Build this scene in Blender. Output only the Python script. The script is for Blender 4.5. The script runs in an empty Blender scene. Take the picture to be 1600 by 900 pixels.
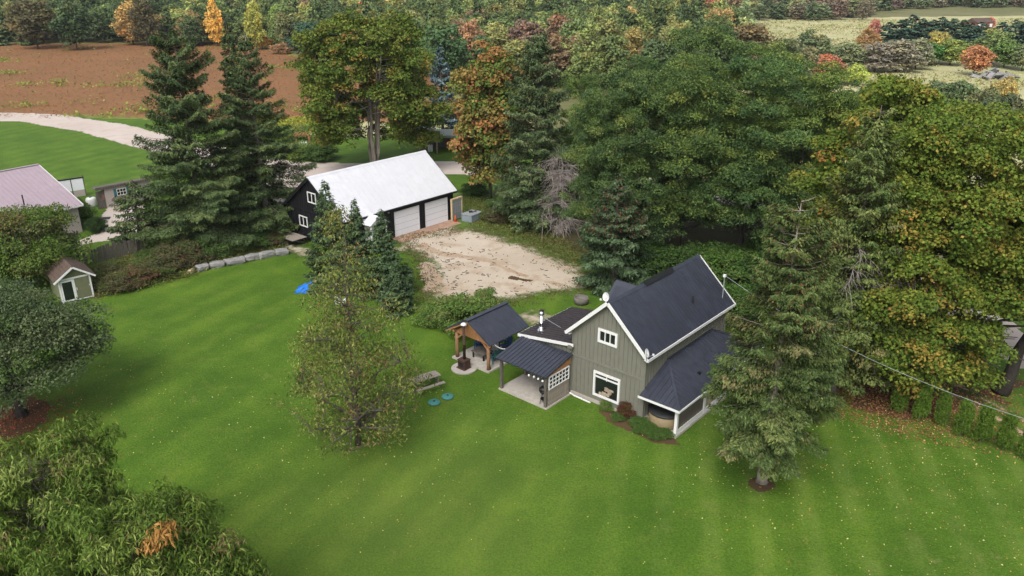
import bpy, math, random
import numpy as np
from mathutils import Vector, Matrix
random.seed(7)
R = math.radians

# ------------------------------------------------------------------ camera, world, sun
scn = bpy.context.scene
COL = scn.collection
F, TILT, CH = 1250.0, R(22.37), 24.0          # focal length in px of a 1600 px wide frame, tilt down, height
cam_d = bpy.data.cameras.new('camera'); cam = bpy.data.objects.new('camera', cam_d); COL.objects.link(cam)
cam_d.sensor_width = 36; cam_d.lens = 36 * F / 1600; cam_d.clip_start = 0.5; cam_d.clip_end = 6000
cam.location = (0, 0, CH); cam.rotation_euler = (R(90) - TILT, 0, 0)
scn.camera = cam
world = bpy.data.worlds.new('World'); scn.world = world; world.use_nodes = True
wn = world.node_tree.nodes; wl = world.node_tree.links
bg = wn['Background']; sky = wn.new('ShaderNodeTexSky'); sky.sky_type = 'NISHITA'; sky.sun_disc = False
SUN_EL, SUN_AZ = R(50), R(200)                 # azimuth clockwise from +Y: behind the camera, to the left
sky.sun_elevation = SUN_EL; sky.sun_rotation = SUN_AZ
sky.dust_density = 4.0; sky.ozone_density = 0.6; sky.air_density = 1.0
hs = wn.new('ShaderNodeHueSaturation'); hs.inputs['Saturation'].default_value = 0.35   # overcast: a greyer sky
wl.new(sky.outputs[0], hs.inputs['Color']); wl.new(hs.outputs[0], bg.inputs[0]); bg.inputs[1].default_value = 0.15
sd = bpy.data.lights.new('sun', 'SUN'); sd.energy = 1.2; sd.angle = R(24); sd.color = (1, .965, .91)
sun = bpy.data.objects.new('sun', sd); COL.objects.link(sun)
sv = Vector((math.sin(SUN_AZ) * math.cos(SUN_EL), math.cos(SUN_AZ) * math.cos(SUN_EL), math.sin(SUN_EL)))
sun.rotation_euler = sv.to_track_quat('Z', 'Y').to_euler()
scn.view_settings.view_transform = 'Standard'; scn.view_settings.look = 'None'
scn.view_settings.exposure = 0.8; scn.view_settings.gamma = 1.0

# ------------------------------------------------------------------ geometry helpers
def G(px, py, z=0.0):
    """ground point seen at a pixel of the 1600x900 photograph"""
    a = (px - 800) / F; b = (py - 450) / F; c, s = math.cos(TILT), math.sin(TILT)
    t = (z - CH) / (-s - b * c)
    return (a * t, (c - b * s) * t)
def depth(x, y, z=0): return y * math.cos(TILT) + (CH - z) * math.sin(TILT)
def top_z(bx, by, ty):
    x, y = G(bx, by); lo, hi = 0, 60
    for _ in range(40):
        m = (lo + hi) / 2; z = m - CH
        d = y * math.cos(TILT) - z * math.sin(TILT); v = -(y * math.sin(TILT) + z * math.cos(TILT))
        if 450 + F * v / d > ty: lo = m
        else: hi = m
    return lo

class MB:
    def __init__(s): s.v = []; s.f = []
    def quad8(s, p):
        n = len(s.v); s.v += [tuple(q) for q in p]
        s.f += [(n, n+3, n+2, n+1), (n+4, n+5, n+6, n+7), (n, n+1, n+5, n+4), (n+1, n+2, n+6, n+5), (n+2, n+3, n+7, n+6), (n+3, n, n+4, n+7)]
    def box(s, x0, x1, y0, y1, z0, z1):
        s.quad8([(x0,y0,z0),(x1,y0,z0),(x1,y1,z0),(x0,y1,z0),(x0,y0,z1),(x1,y0,z1),(x1,y1,z1),(x0,y1,z1)]); return s
    def beam(s, a, b, w, h, up=(0, 0, 1)):
        a, b = Vector(a), Vector(b); d = (b - a).normalized(); u = Vector(up)
        r = d.cross(u)
        if r.length < 1e-4: r = d.cross(Vector((1, 0, 0)))
        r.normalize(); u = r.cross(d).normalized(); r *= w / 2; u *= h / 2
        s.quad8([a-r-u, a+r-u, b+r-u, b-r-u, a-r+u, a+r+u, b+r+u, b-r+u]); return s
    def prism(s, poly, off):
        """poly: 3d points (counter-clockwise seen from the +off side); off: extrusion vector"""
        n = len(s.v); k = len(poly); o = Vector(off)
        s.v += [tuple(p) for p in poly] + [tuple(Vector(p) + o) for p in poly]
        s.f.append(tuple(range(n + k - 1, n - 1, -1))); s.f.append(tuple(range(n + k, n + 2 * k)))
        for i in range(k):
            j = (i + 1) % k; s.f.append((n + i, n + j, n + k + j, n + k + i))
        return s
    def tube(s, pts, rad, k=6, cap=True):
        pts = [Vector(p) for p in pts]; base = len(s.v); m = len(pts)
        if not isinstance(rad, (list, tuple)): rad = [rad] * m
        for i, p in enumerate(pts):
            d = (pts[min(i+1, m-1)] - pts[max(i-1, 0)]).normalized()
            r = d.cross(Vector((0, 0, 1)))
            if r.length < .05: r = d.cross(Vector((0, 1, 0)))
            r.normalize(); u = r.cross(d)
            for j in range(k):
                a = 2 * math.pi * j / k; s.v.append(tuple(p + (r * math.cos(a) + u * math.sin(a)) * rad[i]))
        for i in range(m - 1):
            for j in range(k):
                a = base + i * k + j; b = base + i * k + (j + 1) % k; s.f.append((a, b, b + k, a + k))
        if cap:
            s.f.append(tuple(base + j for j in range(k - 1, -1, -1))); s.f.append(tuple(base + (m - 1) * k + j for j in range(k)))
        return s
    def lathe(s, c, prof, k=16):
        base = len(s.v); m = len(prof)
        for r, z in prof:
            for j in range(k):
                a = 2 * math.pi * j / k; s.v.append((c[0] + r * math.cos(a), c[1] + r * math.sin(a), c[2] + z))
        for i in range(m - 1):
            for j in range(k):
                a = base + i * k + j; b = base + i * k + (j + 1) % k; s.f.append((a, b, b + k, a + k))
        s.f.append(tuple(base + j for j in range(k - 1, -1, -1))); s.f.append(tuple(base + (m - 1) * k + j for j in range(k)))
        return s
    def rock(s, c, r, rng, k=.72):
        import bmesh
        bm = bmesh.new(); bmesh.ops.create_icosphere(bm, subdivisions=2, radius=1); n = len(s.v)
        ph = [rng.uniform(0, 6) for _ in range(6)]
        for v in bm.verts:
            p = v.co; q = Vector((max(-k, min(k, p.x)), max(-k, min(k, p.y)), max(-k, min(k, p.z)))) * (.97 / k)
            w = 1 + .07 * math.sin(3.1 * p.x + ph[0]) + .08 * math.sin(4.3 * p.y + ph[1]) + .07 * math.sin(5 * p.z + ph[2])
            s.v.append((c[0] + q.x * r[0] * w, c[1] + q.y * r[1] * w, c[2] + q.z * r[2] * w))
        bm.verts.ensure_lookup_table()
        s.f += [tuple(n + v.index for v in f.verts) for f in bm.faces]; bm.free(); return s
    def xf(s, fn): s.v = [tuple(fn(Vector(p))) for p in s.v]; return s
    def mesh(s, name, mat, smooth=False):
        me = bpy.data.meshes.new(name); me.from_pydata(s.v, [], s.f); me.materials.append(mat)
        if smooth: me.polygons.foreach_set('use_smooth', [True] * len(me.polygons))
        me.update(); return me
    def build(s, name, mat, parent=None, smooth=False, label=None, kind=None):
        o = bpy.data.objects.new(name, s.mesh(name, mat, smooth)); COL.objects.link(o)
        if parent: o.parent = parent
        if label: o['label'] = label
        if kind: o['kind'] = kind
        return o
def tag(o, label=None, cat=None, group=None, kind=None):
    if label: o['label'] = label
    if cat: o['category'] = cat
    if group: o['group'] = group
    if kind: o['kind'] = kind
    return o
def thing(name, label, cat, loc=(0, 0, 0), rz=0, group=None):
    o = bpy.data.objects.new(name, None); COL.objects.link(o); o.location = loc; o.rotation_euler = (0, 0, rz)
    o.empty_display_size = .3
    return tag(o, label, cat, group)
def inst(name, me, parent, loc=(0, 0, 0), rot=(0, 0, 0), sc=(1, 1, 1)):
    o = bpy.data.objects.new(name, me); COL.objects.link(o); o.parent = parent; o.location = loc; o.rotation_euler = rot; o.scale = sc
    return o
def copy_tree(o, parent=None):
    c = o.copy(); COL.objects.link(c)
    if parent: c.parent = parent
    for ch in list(o.children): copy_tree(ch, c)
    return c

# ------------------------------------------------------------------ materials
def mat_new(name):
    m = bpy.data.materials.new(name); m.use_nodes = True; return m, m.node_tree.nodes, m.node_tree.links, m.node_tree.nodes['Principled BSDF']
def noise(n, l, vec, scale, detail=3, rough=.6):
    t = n.new('ShaderNodeTexNoise'); t.inputs['Scale'].default_value = scale; t.inputs['Detail'].default_value = detail
    t.inputs['Roughness'].default_value = rough; l.new(vec, t.inputs['Vector']); return t.outputs['Fac']
def ramp(n, l, fac, a, b):
    r = n.new('ShaderNodeMapRange'); r.inputs[1].default_value = a; r.inputs[2].default_value = b; r.clamp = True
    l.new(fac, r.inputs[0]); return r.outputs[0]
def mix(n, l, fac, a, b, blend='MIX'):
    m = n.new('ShaderNodeMix'); m.data_type = 'RGBA'; m.blend_type = blend
    for sock, val in ((m.inputs[0], fac), (m.inputs[6], a), (m.inputs[7], b)):
        if isinstance(val, (int, float)): sock.default_value = val
        elif isinstance(val, tuple): sock.default_value = (*val, 1) if len(val) == 3 else val
        else: l.new(val, sock)
    return m.outputs[2]
def plain(name, col, rough=.6, metal=0., var=.25, scale=6, bump=.15, spec=.3, coord='Object', streak=None, bumpd=.01):
    m, n, l, b = mat_new(name); tc = n.new('ShaderNodeTexCoord'); vec = tc.outputs[coord]
    if streak:
        mp = n.new('ShaderNodeMapping'); mp.inputs['Scale'].default_value = streak; l.new(vec, mp.inputs[0]); vec = mp.outputs[0]
    f = ramp(n, l, noise(n, l, vec, scale, 5), .3, .7); f2 = ramp(n, l, noise(n, l, tc.outputs[coord], scale * .17, 3), .35, .7)
    dark = tuple(c * (1 - var) for c in col); lite = tuple(min(1, c * (1 + var)) for c in col)
    c = mix(n, l, f, dark, lite); c = mix(n, l, f2, c, tuple(c_ * (1 - var * .6) for c_ in col))
    l.new(c, b.inputs['Base Color']); b.inputs['Roughness'].default_value = rough; b.inputs['Metallic'].default_value = metal
    b.inputs['Specular IOR Level'].default_value = spec
    if bump:
        bp = n.new('ShaderNodeBump'); bp.inputs['Strength'].default_value = bump; bp.inputs['Distance'].default_value = bumpd
        l.new(f, bp.inputs['Height']); l.new(bp.outputs[0], b.inputs['Normal'])
    return m
M = {}
M['siding'] = plain('siding_grey', (.148, .147, .119), .7, var=.10, scale=3, bump=.05)
M['siding_dark'] = plain('siding_black', (.006, .006, .008), .7, var=.2, bump=.05)
M['roof_blue'] = plain('roof_metal_blue_black', (.030, .034, .048), .38, var=.28, scale=2.2, bump=.03, spec=.5, streak=(1, 1, .4))
M['roof_brown'] = plain('roof_metal_brown_black', (.034, .028, .030), .45, var=.3, scale=3, bump=.03, spec=.45)
M['roof_white'] = plain('roof_metal_white', (.51, .515, .54), .45, var=.09, scale=1.5, bump=.02)
M['roof_mauve'] = plain('roof_metal_mauve', (.30, .24, .27), .45, var=.1, scale=2, bump=.02)
M['white'] = plain('white_paint', (.60, .60, .59), .5, var=.06, bump=.02)
M['door_white'] = plain('door_white', (.70, .71, .74), .5, var=.04, bump=.02)
M['glass'] = plain('window_glass', (.012, .014, .016), .08, var=.5, scale=1.5, bump=0, spec=.7)
M['curtain'] = plain('curtain_cloth', (.30, .24, .18), .9, var=.4, scale=5, bump=.1)
M['concrete'] = plain('concrete', (.36, .33, .29), .9, var=.22, scale=5, bump=.2)
M['concrete_pink'] = plain('concrete_worn', (.33, .21, .15), .9, var=.4, scale=2.2, bump=.2)
M['cedar'] = plain('cedar_wood', (.30, .145, .06), .7, var=.35, scale=9, bump=.2, streak=(1, 1, .15))
M['log'] = plain('log_wood', (.22, .12, .062), .75, var=.4, scale=10, bump=.3, streak=(1, 1, .12))
M['grey_wood'] = plain('weathered_wood', (.115, .10, .085), .85, var=.5, scale=8, bump=.4, streak=(1, 1, .15))
M['grey_wood_light'] = plain('weathered_wood_light', (.25, .215, .18), .85, var=.35, scale=8, bump=.4, streak=(.2, 1, 1))
M['black'] = plain('black_metal', (.012, .012, .013), .45, var=.3, bump=.05)
M['rubber'] = plain('rubber', (.016, .016, .017), .85, bump=.1)
M['steel'] = plain('stainless_steel', (.62, .62, .62), .25, metal=1, var=.1, bump=.03)
M['galv'] = plain('galvanised_steel', (.33, .35, .36), .5, metal=.4, var=.25, scale=4, bump=.08)
M['rust'] = plain('rusty_iron', (.058, .030, .022), .85, var=.5, scale=10, bump=.4)
M['blue_chair'] = plain('blue_plastic', (.012, .05, .15), .5, var=.15, bump=.03)
M['teal'] = plain('teal_paint', (.03, .12, .13), .6, bump=.05)
M['tan_wicker'] = plain('tan_panel', (.20, .155, .085), .7, var=.2, scale=12, bump=.2)
M['dark_cover'] = plain('dark_vinyl', (.02, .022, .022), .55, bump=.05)
M['green_lid'] = plain('green_plastic', (.05, .19, .17), .55, var=.2, bump=.05)
M['tarp'] = plain('blue_tarp', (.015, .14, .50), .45, var=.35, scale=4, bump=.3)
M['stone'] = plain('limestone', (.225, .22, .215), .9, var=.35, scale=3.5, bump=.7, bumpd=.05)
M['stone_tan'] = plain('fieldstone', (.42, .33, .20), .9, var=.35, scale=4, bump=.5, bumpd=.03)
M['block'] = plain('concrete_block', (.13, .12, .105), .9, var=.35, scale=4, bump=.4)
M['shingle'] = plain('brown_shingles', (.085, .058, .045), .9, var=.35, scale=9, bump=.4)
M['shed_green'] = plain('shed_green_paint', (.125, .135, .075), .75, var=.15, scale=4, bump=.1)
M['beige'] = plain('beige_stucco', (.36, .32, .29), .85, var=.1, scale=3, bump=.1)
M['orange'] = plain('orange_plastic', (.50, .11, .04), .5, bump=.03)
M['rubber_mat'] = plain('dark_mat', (.03, .03, .03), .9, bump=.1)
M['bluegrey'] = plain('blue_grey_paint', (.20, .24, .27), .6, var=.2, scale=3, bump=.1)
M['bark'] = plain('bark', (.105, .088, .07), .9, var=.5, scale=5, bump=.8, streak=(1, 1, .2), bumpd=.04)
M['bark_light'] = plain('bark_light', (.26, .23, .19), .9, var=.4, scale=5, bump=.8, streak=(1, 1, .2), bumpd=.04)
M['bark_dark'] = plain('bark_dark', (.04, .033, .028), .9, var=.4, scale=5, bump=.8, bumpd=.04)
M['deadwood'] = plain('deadwood', (.27, .235, .215), .9, var=.3, scale=5, bump=.2)
M['wire'] = plain('wire', (.40, .42, .42), .6, bump=0)
M['greenroof'] = plain('grey_green_roof', (.12, .14, .125), .6, var=.15, bump=.05)
M['clay'] = plain('red_wall', (.25, .10, .08), .8, bump=.05)

def foliage_mat(name, transl=.28, spec=.2):
    m, n, l, b = mat_new(name); at = n.new('ShaderNodeAttribute'); at.attribute_name = 'tint'
    oi = n.new('ShaderNodeObjectInfo'); c = mix(n, l, 1.0, at.outputs['Color'], oi.outputs['Color'], 'MULTIPLY')
    l.new(c, b.inputs['Base Color']); b.inputs['Roughness'].default_value = .62; b.inputs['Specular IOR Level'].default_value = spec; b.inputs['Roughness'].default_value = .75
    t = n.new('ShaderNodeBsdfTranslucent'); l.new(c, t.inputs[0])
    ms = n.new('ShaderNodeMixShader'); ms.inputs[0].default_value = transl
    l.new(b.outputs[0], ms.inputs[1]); l.new(t.outputs[0], ms.inputs[2]); l.new(ms.outputs[0], n['Material Output'].inputs[0])
    return m
M['leaf'] = foliage_mat('foliage'); M['needle'] = foliage_mat('needles', .12, .08)

def vadd(n, l, a, b, op='ADD'):
    m = n.new('ShaderNodeMath'); m.operation = op
    for s, v in ((m.inputs[0], a), (m.inputs[1], b)):
        if isinstance(v, (int, float)): s.default_value = v
        else: l.new(v, s)
    return m.outputs[0]
def grass_col(n, l, pos, a=(.052, .112, .009), b=(.084, .156, .014), dry=(.16, .175, .036), dryamt=.32):
    c = mix(n, l, ramp(n, l, noise(n, l, pos, .25, 4), .35, .68), a, b)
    c = mix(n, l, vadd(n, l, ramp(n, l, noise(n, l, pos, .6, 5, .7), .52, .74), dryamt, 'MULTIPLY'), c, dry)
    c = mix(n, l, vadd(n, l, ramp(n, l, noise(n, l, pos, 2.2, 4, .75), .45, .7), .5, 'MULTIPLY'), c, mix(n, l, 1.0, c, (.62, .74, .8), 'MULTIPLY'))
    c = mix(n, l, vadd(n, l, ramp(n, l, noise(n, l, pos, 9, 3, .85), .36, .64), .85, 'MULTIPLY'), mix(n, l, 1.0, c, (.55, .62, .6), 'MULTIPLY'), mix(n, l, 1.0, c, (1.3, 1.2, 1.15), 'MULTIPLY'))
    return c
def lawn_mat():
    m, n, l, b = mat_new('lawn_grass'); g = n.new('ShaderNodeNewGeometry'); pos = g.outputs['Position']
    c = grass_col(n, l, pos)
    # mowing stripes: the blades lean two ways
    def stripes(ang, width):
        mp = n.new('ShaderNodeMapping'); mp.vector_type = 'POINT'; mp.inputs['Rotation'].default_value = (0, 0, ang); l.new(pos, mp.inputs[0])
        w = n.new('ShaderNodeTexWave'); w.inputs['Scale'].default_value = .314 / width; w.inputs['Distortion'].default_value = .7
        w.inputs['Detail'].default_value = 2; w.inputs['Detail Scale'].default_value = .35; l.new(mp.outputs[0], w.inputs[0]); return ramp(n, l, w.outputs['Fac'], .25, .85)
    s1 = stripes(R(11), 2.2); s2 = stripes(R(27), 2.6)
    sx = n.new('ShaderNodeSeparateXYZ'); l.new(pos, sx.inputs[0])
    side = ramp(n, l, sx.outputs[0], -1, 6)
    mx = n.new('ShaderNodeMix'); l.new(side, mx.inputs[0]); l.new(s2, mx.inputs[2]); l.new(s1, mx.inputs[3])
    vm = n.new('ShaderNodeVectorMath'); vm.operation = 'DISTANCE'; l.new(pos, vm.inputs[0]); vm.inputs[1].default_value = (*G(640, 790), 0)
    worn = vadd(n, l, ramp(n, l, vadd(n, l, vm.outputs['Value'], vadd(n, l, noise(n, l, pos, .3, 4), 9, 'MULTIPLY')), 15, 6), .35, 'MULTIPLY')
    c = mix(n, l, worn, c, (.095, .125, .026))
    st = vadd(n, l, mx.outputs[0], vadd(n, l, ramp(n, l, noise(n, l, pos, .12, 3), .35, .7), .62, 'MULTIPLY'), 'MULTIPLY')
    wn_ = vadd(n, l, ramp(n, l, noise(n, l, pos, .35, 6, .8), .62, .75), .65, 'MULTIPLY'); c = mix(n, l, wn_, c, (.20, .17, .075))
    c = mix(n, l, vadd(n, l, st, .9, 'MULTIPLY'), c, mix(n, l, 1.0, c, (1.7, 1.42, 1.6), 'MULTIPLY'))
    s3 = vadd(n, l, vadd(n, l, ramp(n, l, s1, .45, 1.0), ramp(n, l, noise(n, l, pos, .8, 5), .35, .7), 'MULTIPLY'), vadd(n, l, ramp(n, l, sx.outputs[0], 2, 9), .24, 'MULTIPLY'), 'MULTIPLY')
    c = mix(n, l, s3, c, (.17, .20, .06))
    l.new(c, b.inputs['Base Color']); b.inputs['Roughness'].default_value = .85; b.inputs['Specular IOR Level'].default_value = .15
    bp = n.new('ShaderNodeBump'); bp.inputs['Strength'].default_value = .8; bp.inputs['Distance'].default_value = .08
    l.new(noise(n, l, pos, 8, 3, .8), bp.inputs['Height']); l.new(bp.outputs[0], b.inputs['Normal']); return m
M['lawn'] = lawn_mat()
def ground_mat(name, c1, c2, c3, s1=.2, s2=1.5, s3=9, grass=None, edge=(-.1, .9), bump=.5, fine=.35, gcol=None):
    """earthy sheet; grass = how much grass creeps in from its edge (needs the 'edge' attribute, metres inside the outline)"""
    m, n, l, b = mat_new(name); g = n.new('ShaderNodeNewGeometry'); pos = g.outputs['Position']
    c = mix(n, l, ramp(n, l, noise(n, l, pos, s1, 4), .35, .65), c1, c2)
    c = mix(n, l, ramp(n, l, noise(n, l, pos, s2, 5, .7), .5, .72), c, c3)
    c = mix(n, l, vadd(n, l, ramp(n, l, noise(n, l, pos, s3, 3, .8), .35, .65), fine, 'MULTIPLY'), c, mix(n, l, 1.0, c, (.5, .48, .45), 'MULTIPLY'))
    if grass is not None:
        at = n.new('ShaderNodeAttribute'); at.attribute_name = 'edge'
        e = vadd(n, l, at.outputs['Fac'], vadd(n, l, vadd(n, l, noise(n, l, pos, .9, 5, .75), -.5), grass * 5, 'MULTIPLY'))
        k = ramp(n, l, e, edge[1] * 1.15, edge[0] + .3)
        c = mix(n, l, k, c, gcol if gcol else grass_col(n, l, pos, (.05, .085, .016), (.10, .15, .03), (.19, .15, .07), .7))
    l.new(c, b.inputs['Base Color']); b.inputs['Roughness'].default_value = .93; b.inputs['Specular IOR Level'].default_value = .15
    bp = n.new('ShaderNodeBump'); bp.inputs['Strength'].default_value = bump; bp.inputs['Distance'].default_value = .05
    l.new(noise(n, l, pos, s3, 4, .7), bp.inputs['Height']); l.new(bp.outputs[0], b.inputs['Normal']); return m
M['gravel'] = ground_mat('sandy_gravel', (.46, .40, .325), (.39, .33, .255), (.30, .21, .14), .12, .42, 7, grass=.9, edge=(0, 1.2), fine=.3)
M['damp'] = ground_mat('damp_gravel', (.40, .32, .24), (.34, .25, .175), (.27, .18, .11), .4, 1.5, 7)
M['road'] = ground_mat('gravel_road', (.46, .40, .36), (.40, .34, .30), (.36, .29, .24), .1, .5, 5, fine=.15)
M['field'] = ground_mat('brown_crop', (.225, .108, .048), (.19, .095, .042), (.16, .10, .04), .035, .18, 1.2, grass=1.0, edge=(0, 3), gcol=(.15, .17, .04))
M['meadow'] = ground_mat('dry_meadow', (.34, .34, .17), (.40, .37, .21), (.22, .24, .09), .02, .12, 1.0)
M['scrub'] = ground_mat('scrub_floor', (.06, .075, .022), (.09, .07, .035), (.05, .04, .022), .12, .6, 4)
M['soil'] = ground_mat('leaf_mould', (.075, .045, .025), (.10, .055, .03), (.06, .06, .02), .5, 2, 9)
M['track'] = ground_mat('dirt_track', (.40, .28, .21), (.34, .23, .165), (.26, .17, .11), .4, 1.5, 7, grass=.25, edge=(0, .4))
M['farground'] = ground_mat('far_ground', (.10, .12, .04), (.16, .15, .07), (.08, .09, .03), .006, .04, .4)
M['bank'] = ground_mat('weedy_grass', (.05, .11, .015), (.09, .15, .03), (.15, .14, .05), .3, 1.2, 6)

# ------------------------------------------------------------------ ground sheets
def vnoise(x, y, scale, seed=0):
    x = x / scale; y = y / scale; xi = np.floor(x).astype(int); yi = np.floor(y).astype(int); fx = x - xi; fy = y - yi
    def h(a, b):
        v = np.sin(a * 127.1 + b * 311.7 + seed * 74.7) * 43758.5453; return v - np.floor(v)
    fx = fx * fx * (3 - 2 * fx); fy = fy * fy * (3 - 2 * fy)
    return (h(xi, yi) * (1 - fx) + h(xi + 1, yi) * fx) * (1 - fy) + (h(xi, yi + 1) * (1 - fx) + h(xi + 1, yi + 1) * fx) * fy - .5
def sdist(poly, X, Y):
    poly = np.array(poly); n = len(poly); D = np.full(X.shape, 1e9); inside = np.zeros(X.shape, bool)
    for i in range(n):
        a = poly[i]; b = poly[(i + 1) % n]; e = b - a; L = e @ e + 1e-12
        t = np.clip(((X - a[0]) * e[0] + (Y - a[1]) * e[1]) / L, 0, 1)
        D = np.minimum(D, np.hypot(X - a[0] - t * e[0], Y - a[1] - t * e[1]))
        cond = ((a[1] > Y) != (b[1] > Y)); xs = a[0] + (Y - a[1]) * e[0] / (e[1] if abs(e[1]) > 1e-9 else 1e-9)
        inside ^= cond & (X < xs)
    return np.where(inside, D, -D)
def sheet(name, poly, z, mat, cell=.3, rough=.6, seed=0, kind='structure'):
    P_ = np.array(poly); x0, y0 = P_.min(0) - rough * 2; x1, y1 = P_.max(0) + rough * 2
    nx = int((x1 - x0) / cell) + 2; ny = int((y1 - y0) / cell) + 2
    X, Y = np.meshgrid(x0 + np.arange(nx) * cell, y0 + np.arange(ny) * cell)
    S = sdist(poly, X, Y); S = S + rough * (1.6 * vnoise(X, Y, rough * 4, seed) + .9 * vnoise(X, Y, rough * 1.4, seed + 3) + .5 * vnoise(X, Y, max(cell * 1.5, rough * .5), seed + 5))
    C = (S[:-1, :-1] + S[1:, :-1] + S[:-1, 1:] + S[1:, 1:]) / 4 > 0
    idx = np.arange(nx * ny).reshape(ny, nx); q = np.stack([idx[:-1, :-1][C], idx[:-1, 1:][C], idx[1:, 1:][C], idx[1:, :-1][C]], 1)
    used, inv = np.unique(q.ravel(), return_inverse=True)
    V = np.stack([X.ravel()[used], Y.ravel()[used], np.full(len(used), z)], 1)
    me = bpy.data.meshes.new(name); fill(me, V, inv.reshape(-1, 4)); me.materials.append(mat)
    a = me.attributes.new('edge', 'FLOAT', 'POINT'); a.data.foreach_set('value', S.ravel()[used].astype(np.float32))
    o = bpy.data.objects.new(name, me); COL.objects.link(o); o['kind'] = kind; return o
def fill(me, V, Q):
    nf = len(Q); me.vertices.add(len(V)); me.vertices.foreach_set('co', np.asarray(V, np.float32).ravel())
    k = Q.shape[1]; me.loops.add(nf * k); me.loops.foreach_set('vertex_index', np.asarray(Q, np.int32).ravel())
    me.polygons.add(nf); me.polygons.foreach_set('loop_start', np.arange(0, nf * k, k, dtype=np.int32))
    me.update(calc_edges=True)
def PX(lst): return [G(*p) for p in lst]

g = MB(); g.v = [(-4000, -600, 0), (4000, -600, 0), (4000, 6000, 0), (-4000, 6000, 0)]; g.f = [(0, 1, 2, 3)]
g.build('ground', M['farground'], kind='structure')
lawn_poly = [(-90, 8), (75, 8), (60, 40), (44, 52), (30, 74), (18, 96), (-8, 128), (-40, 145), (-100, 165), (-130, 120)]
sheet('lawn', lawn_poly, .004, M['lawn'], 1.0, 1.0, 1)
sheet('meadow', PX([(1100, 30), (1700, 24), (1900, 60), (1900, 330), (1500, 300), (1420, 250), (1330, 215), (1100, 200), (1100, 60)]), .004, M['meadow'], 2.0, 2.5, 2)
sheet('far_field', PX([(-300, 68), (300, 66), (420, 74), (480, 90), (560, 104), (700, 118), (730, 185), (600, 197), (440, 194), (230, 187), (150, 184), (-300, 186)]), .008, M['field'], 1.0, 1.5, 3)
sheet('weedy_verge', PX([(400, 188), (520, 188), (700, 192), (720, 205), (600, 215), (400, 208)]), .012, M['meadow'], .5, .8, 33)
def ribbon(cl, w):
    L_, R_ = [], []
    for i, p in enumerate(cl):
        a = cl[max(i - 1, 0)]; b = cl[min(i + 1, len(cl) - 1)]; d = Vector((b[0] - a[0], b[1] - a[1])).normalized(); ww = w[i] if isinstance(w, list) else w
        L_.append((p[0] - d.y * ww / 2, p[1] + d.x * ww / 2)); R_.append((p[0] + d.y * ww / 2, p[1] - d.x * ww / 2))
    return L_ + R_[::-1]
sheet('gravel_road', ribbon(PX([(-250, 176), (60, 184), (160, 200), (240, 221), (330, 243), (430, 264), (560, 268), (700, 262), (850, 266), (1000, 285), (1200, 335), (1420, 430), (1640, 575)]), [7, 7, 7, 7, 7.5, 8, 8, 6.5, 6, 5, 5, 4.5, 4]), .016, M['road'], .35, .3, 4)
sheet('driveway', PX([(405, 258), (480, 256), (520, 262), (455, 320), (428, 340), (400, 330)]), .020, M['road'], .3, .3, 5)
sheet('gravel_yard', PX([(628, 372), (690, 352), (740, 358), (800, 372), (850, 392), (900, 412), (935, 440), (915, 458), (850, 462), (815, 470), (770, 478), (700, 472), (660, 470), (664, 430), (655, 400), (610, 392)]), .016, M['gravel'], .14, .7, 6)
sheet('sandy_patch', PX([(800, 490), (850, 480), (870, 505), (820, 520)]), .016, M['gravel'], .12, .25, 16)
sheet('neighbour_drive', PX([(78, 398), (150, 378), (222, 372), (232, 350), (222, 316), (172, 322), (158, 340), (168, 356), (150, 366), (110, 380), (80, 388)]), .016, M['road'], .16, .25, 7)
sheet('side_path', PX([(405, 382), (450, 372), (480, 385), (500, 402), (470, 404), (440, 392)]), .016, M['gravel'], .14, .25, 8)
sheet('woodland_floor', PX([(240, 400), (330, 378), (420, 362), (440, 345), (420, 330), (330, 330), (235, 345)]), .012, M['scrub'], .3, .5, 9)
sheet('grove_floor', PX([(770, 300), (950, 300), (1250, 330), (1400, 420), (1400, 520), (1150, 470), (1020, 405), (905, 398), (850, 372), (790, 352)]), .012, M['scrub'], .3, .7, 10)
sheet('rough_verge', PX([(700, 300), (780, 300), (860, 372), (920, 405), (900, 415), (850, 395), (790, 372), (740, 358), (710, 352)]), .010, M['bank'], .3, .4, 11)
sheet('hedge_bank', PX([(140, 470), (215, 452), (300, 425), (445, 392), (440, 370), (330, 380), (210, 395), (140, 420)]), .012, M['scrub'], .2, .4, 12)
sheet('leaf_mould', PX([(1290, 600), (1330, 640), (1420, 665), (1480, 660), (1560, 640), (1600, 600), (1500, 560), (1400, 570)]), .010, M['soil'], .2, .9, 13)
def disc(c, r, n=18): return [(c[0] + r * math.cos(2 * math.pi * i / n), c[1] + r * math.sin(2 * math.pi * i / n)) for i in range(n)]
sheet('leaf_mould', disc(G(1190, 757), .62), .012, M['soil'], .08, .2, 14)
sheet('leaf_mould', disc(G(20, 655), 2.1), .012, M['soil'], .12, .7, 15)
sheet('flower_bed', PX([(935, 640), (985, 655), (1050, 678), (1062, 695), (1020, 690), (950, 660)]), .012, M['soil'], .08, .15, 17)
for k in (-.75, .75):
    cl = [Vector(G(*p)) for p in [(1380, 565), (1440, 585), (1500, 613), (1560, 645), (1640, 690), (1800, 780)]]
    sheet('dirt_track', ribbon([(p.x + k * .55, p.y + k * .8) for p in cl], .95), .016, M['track'], .1, .12, 18 + int(k > 0))
_r = random.Random(8); _db = MB()
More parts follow.
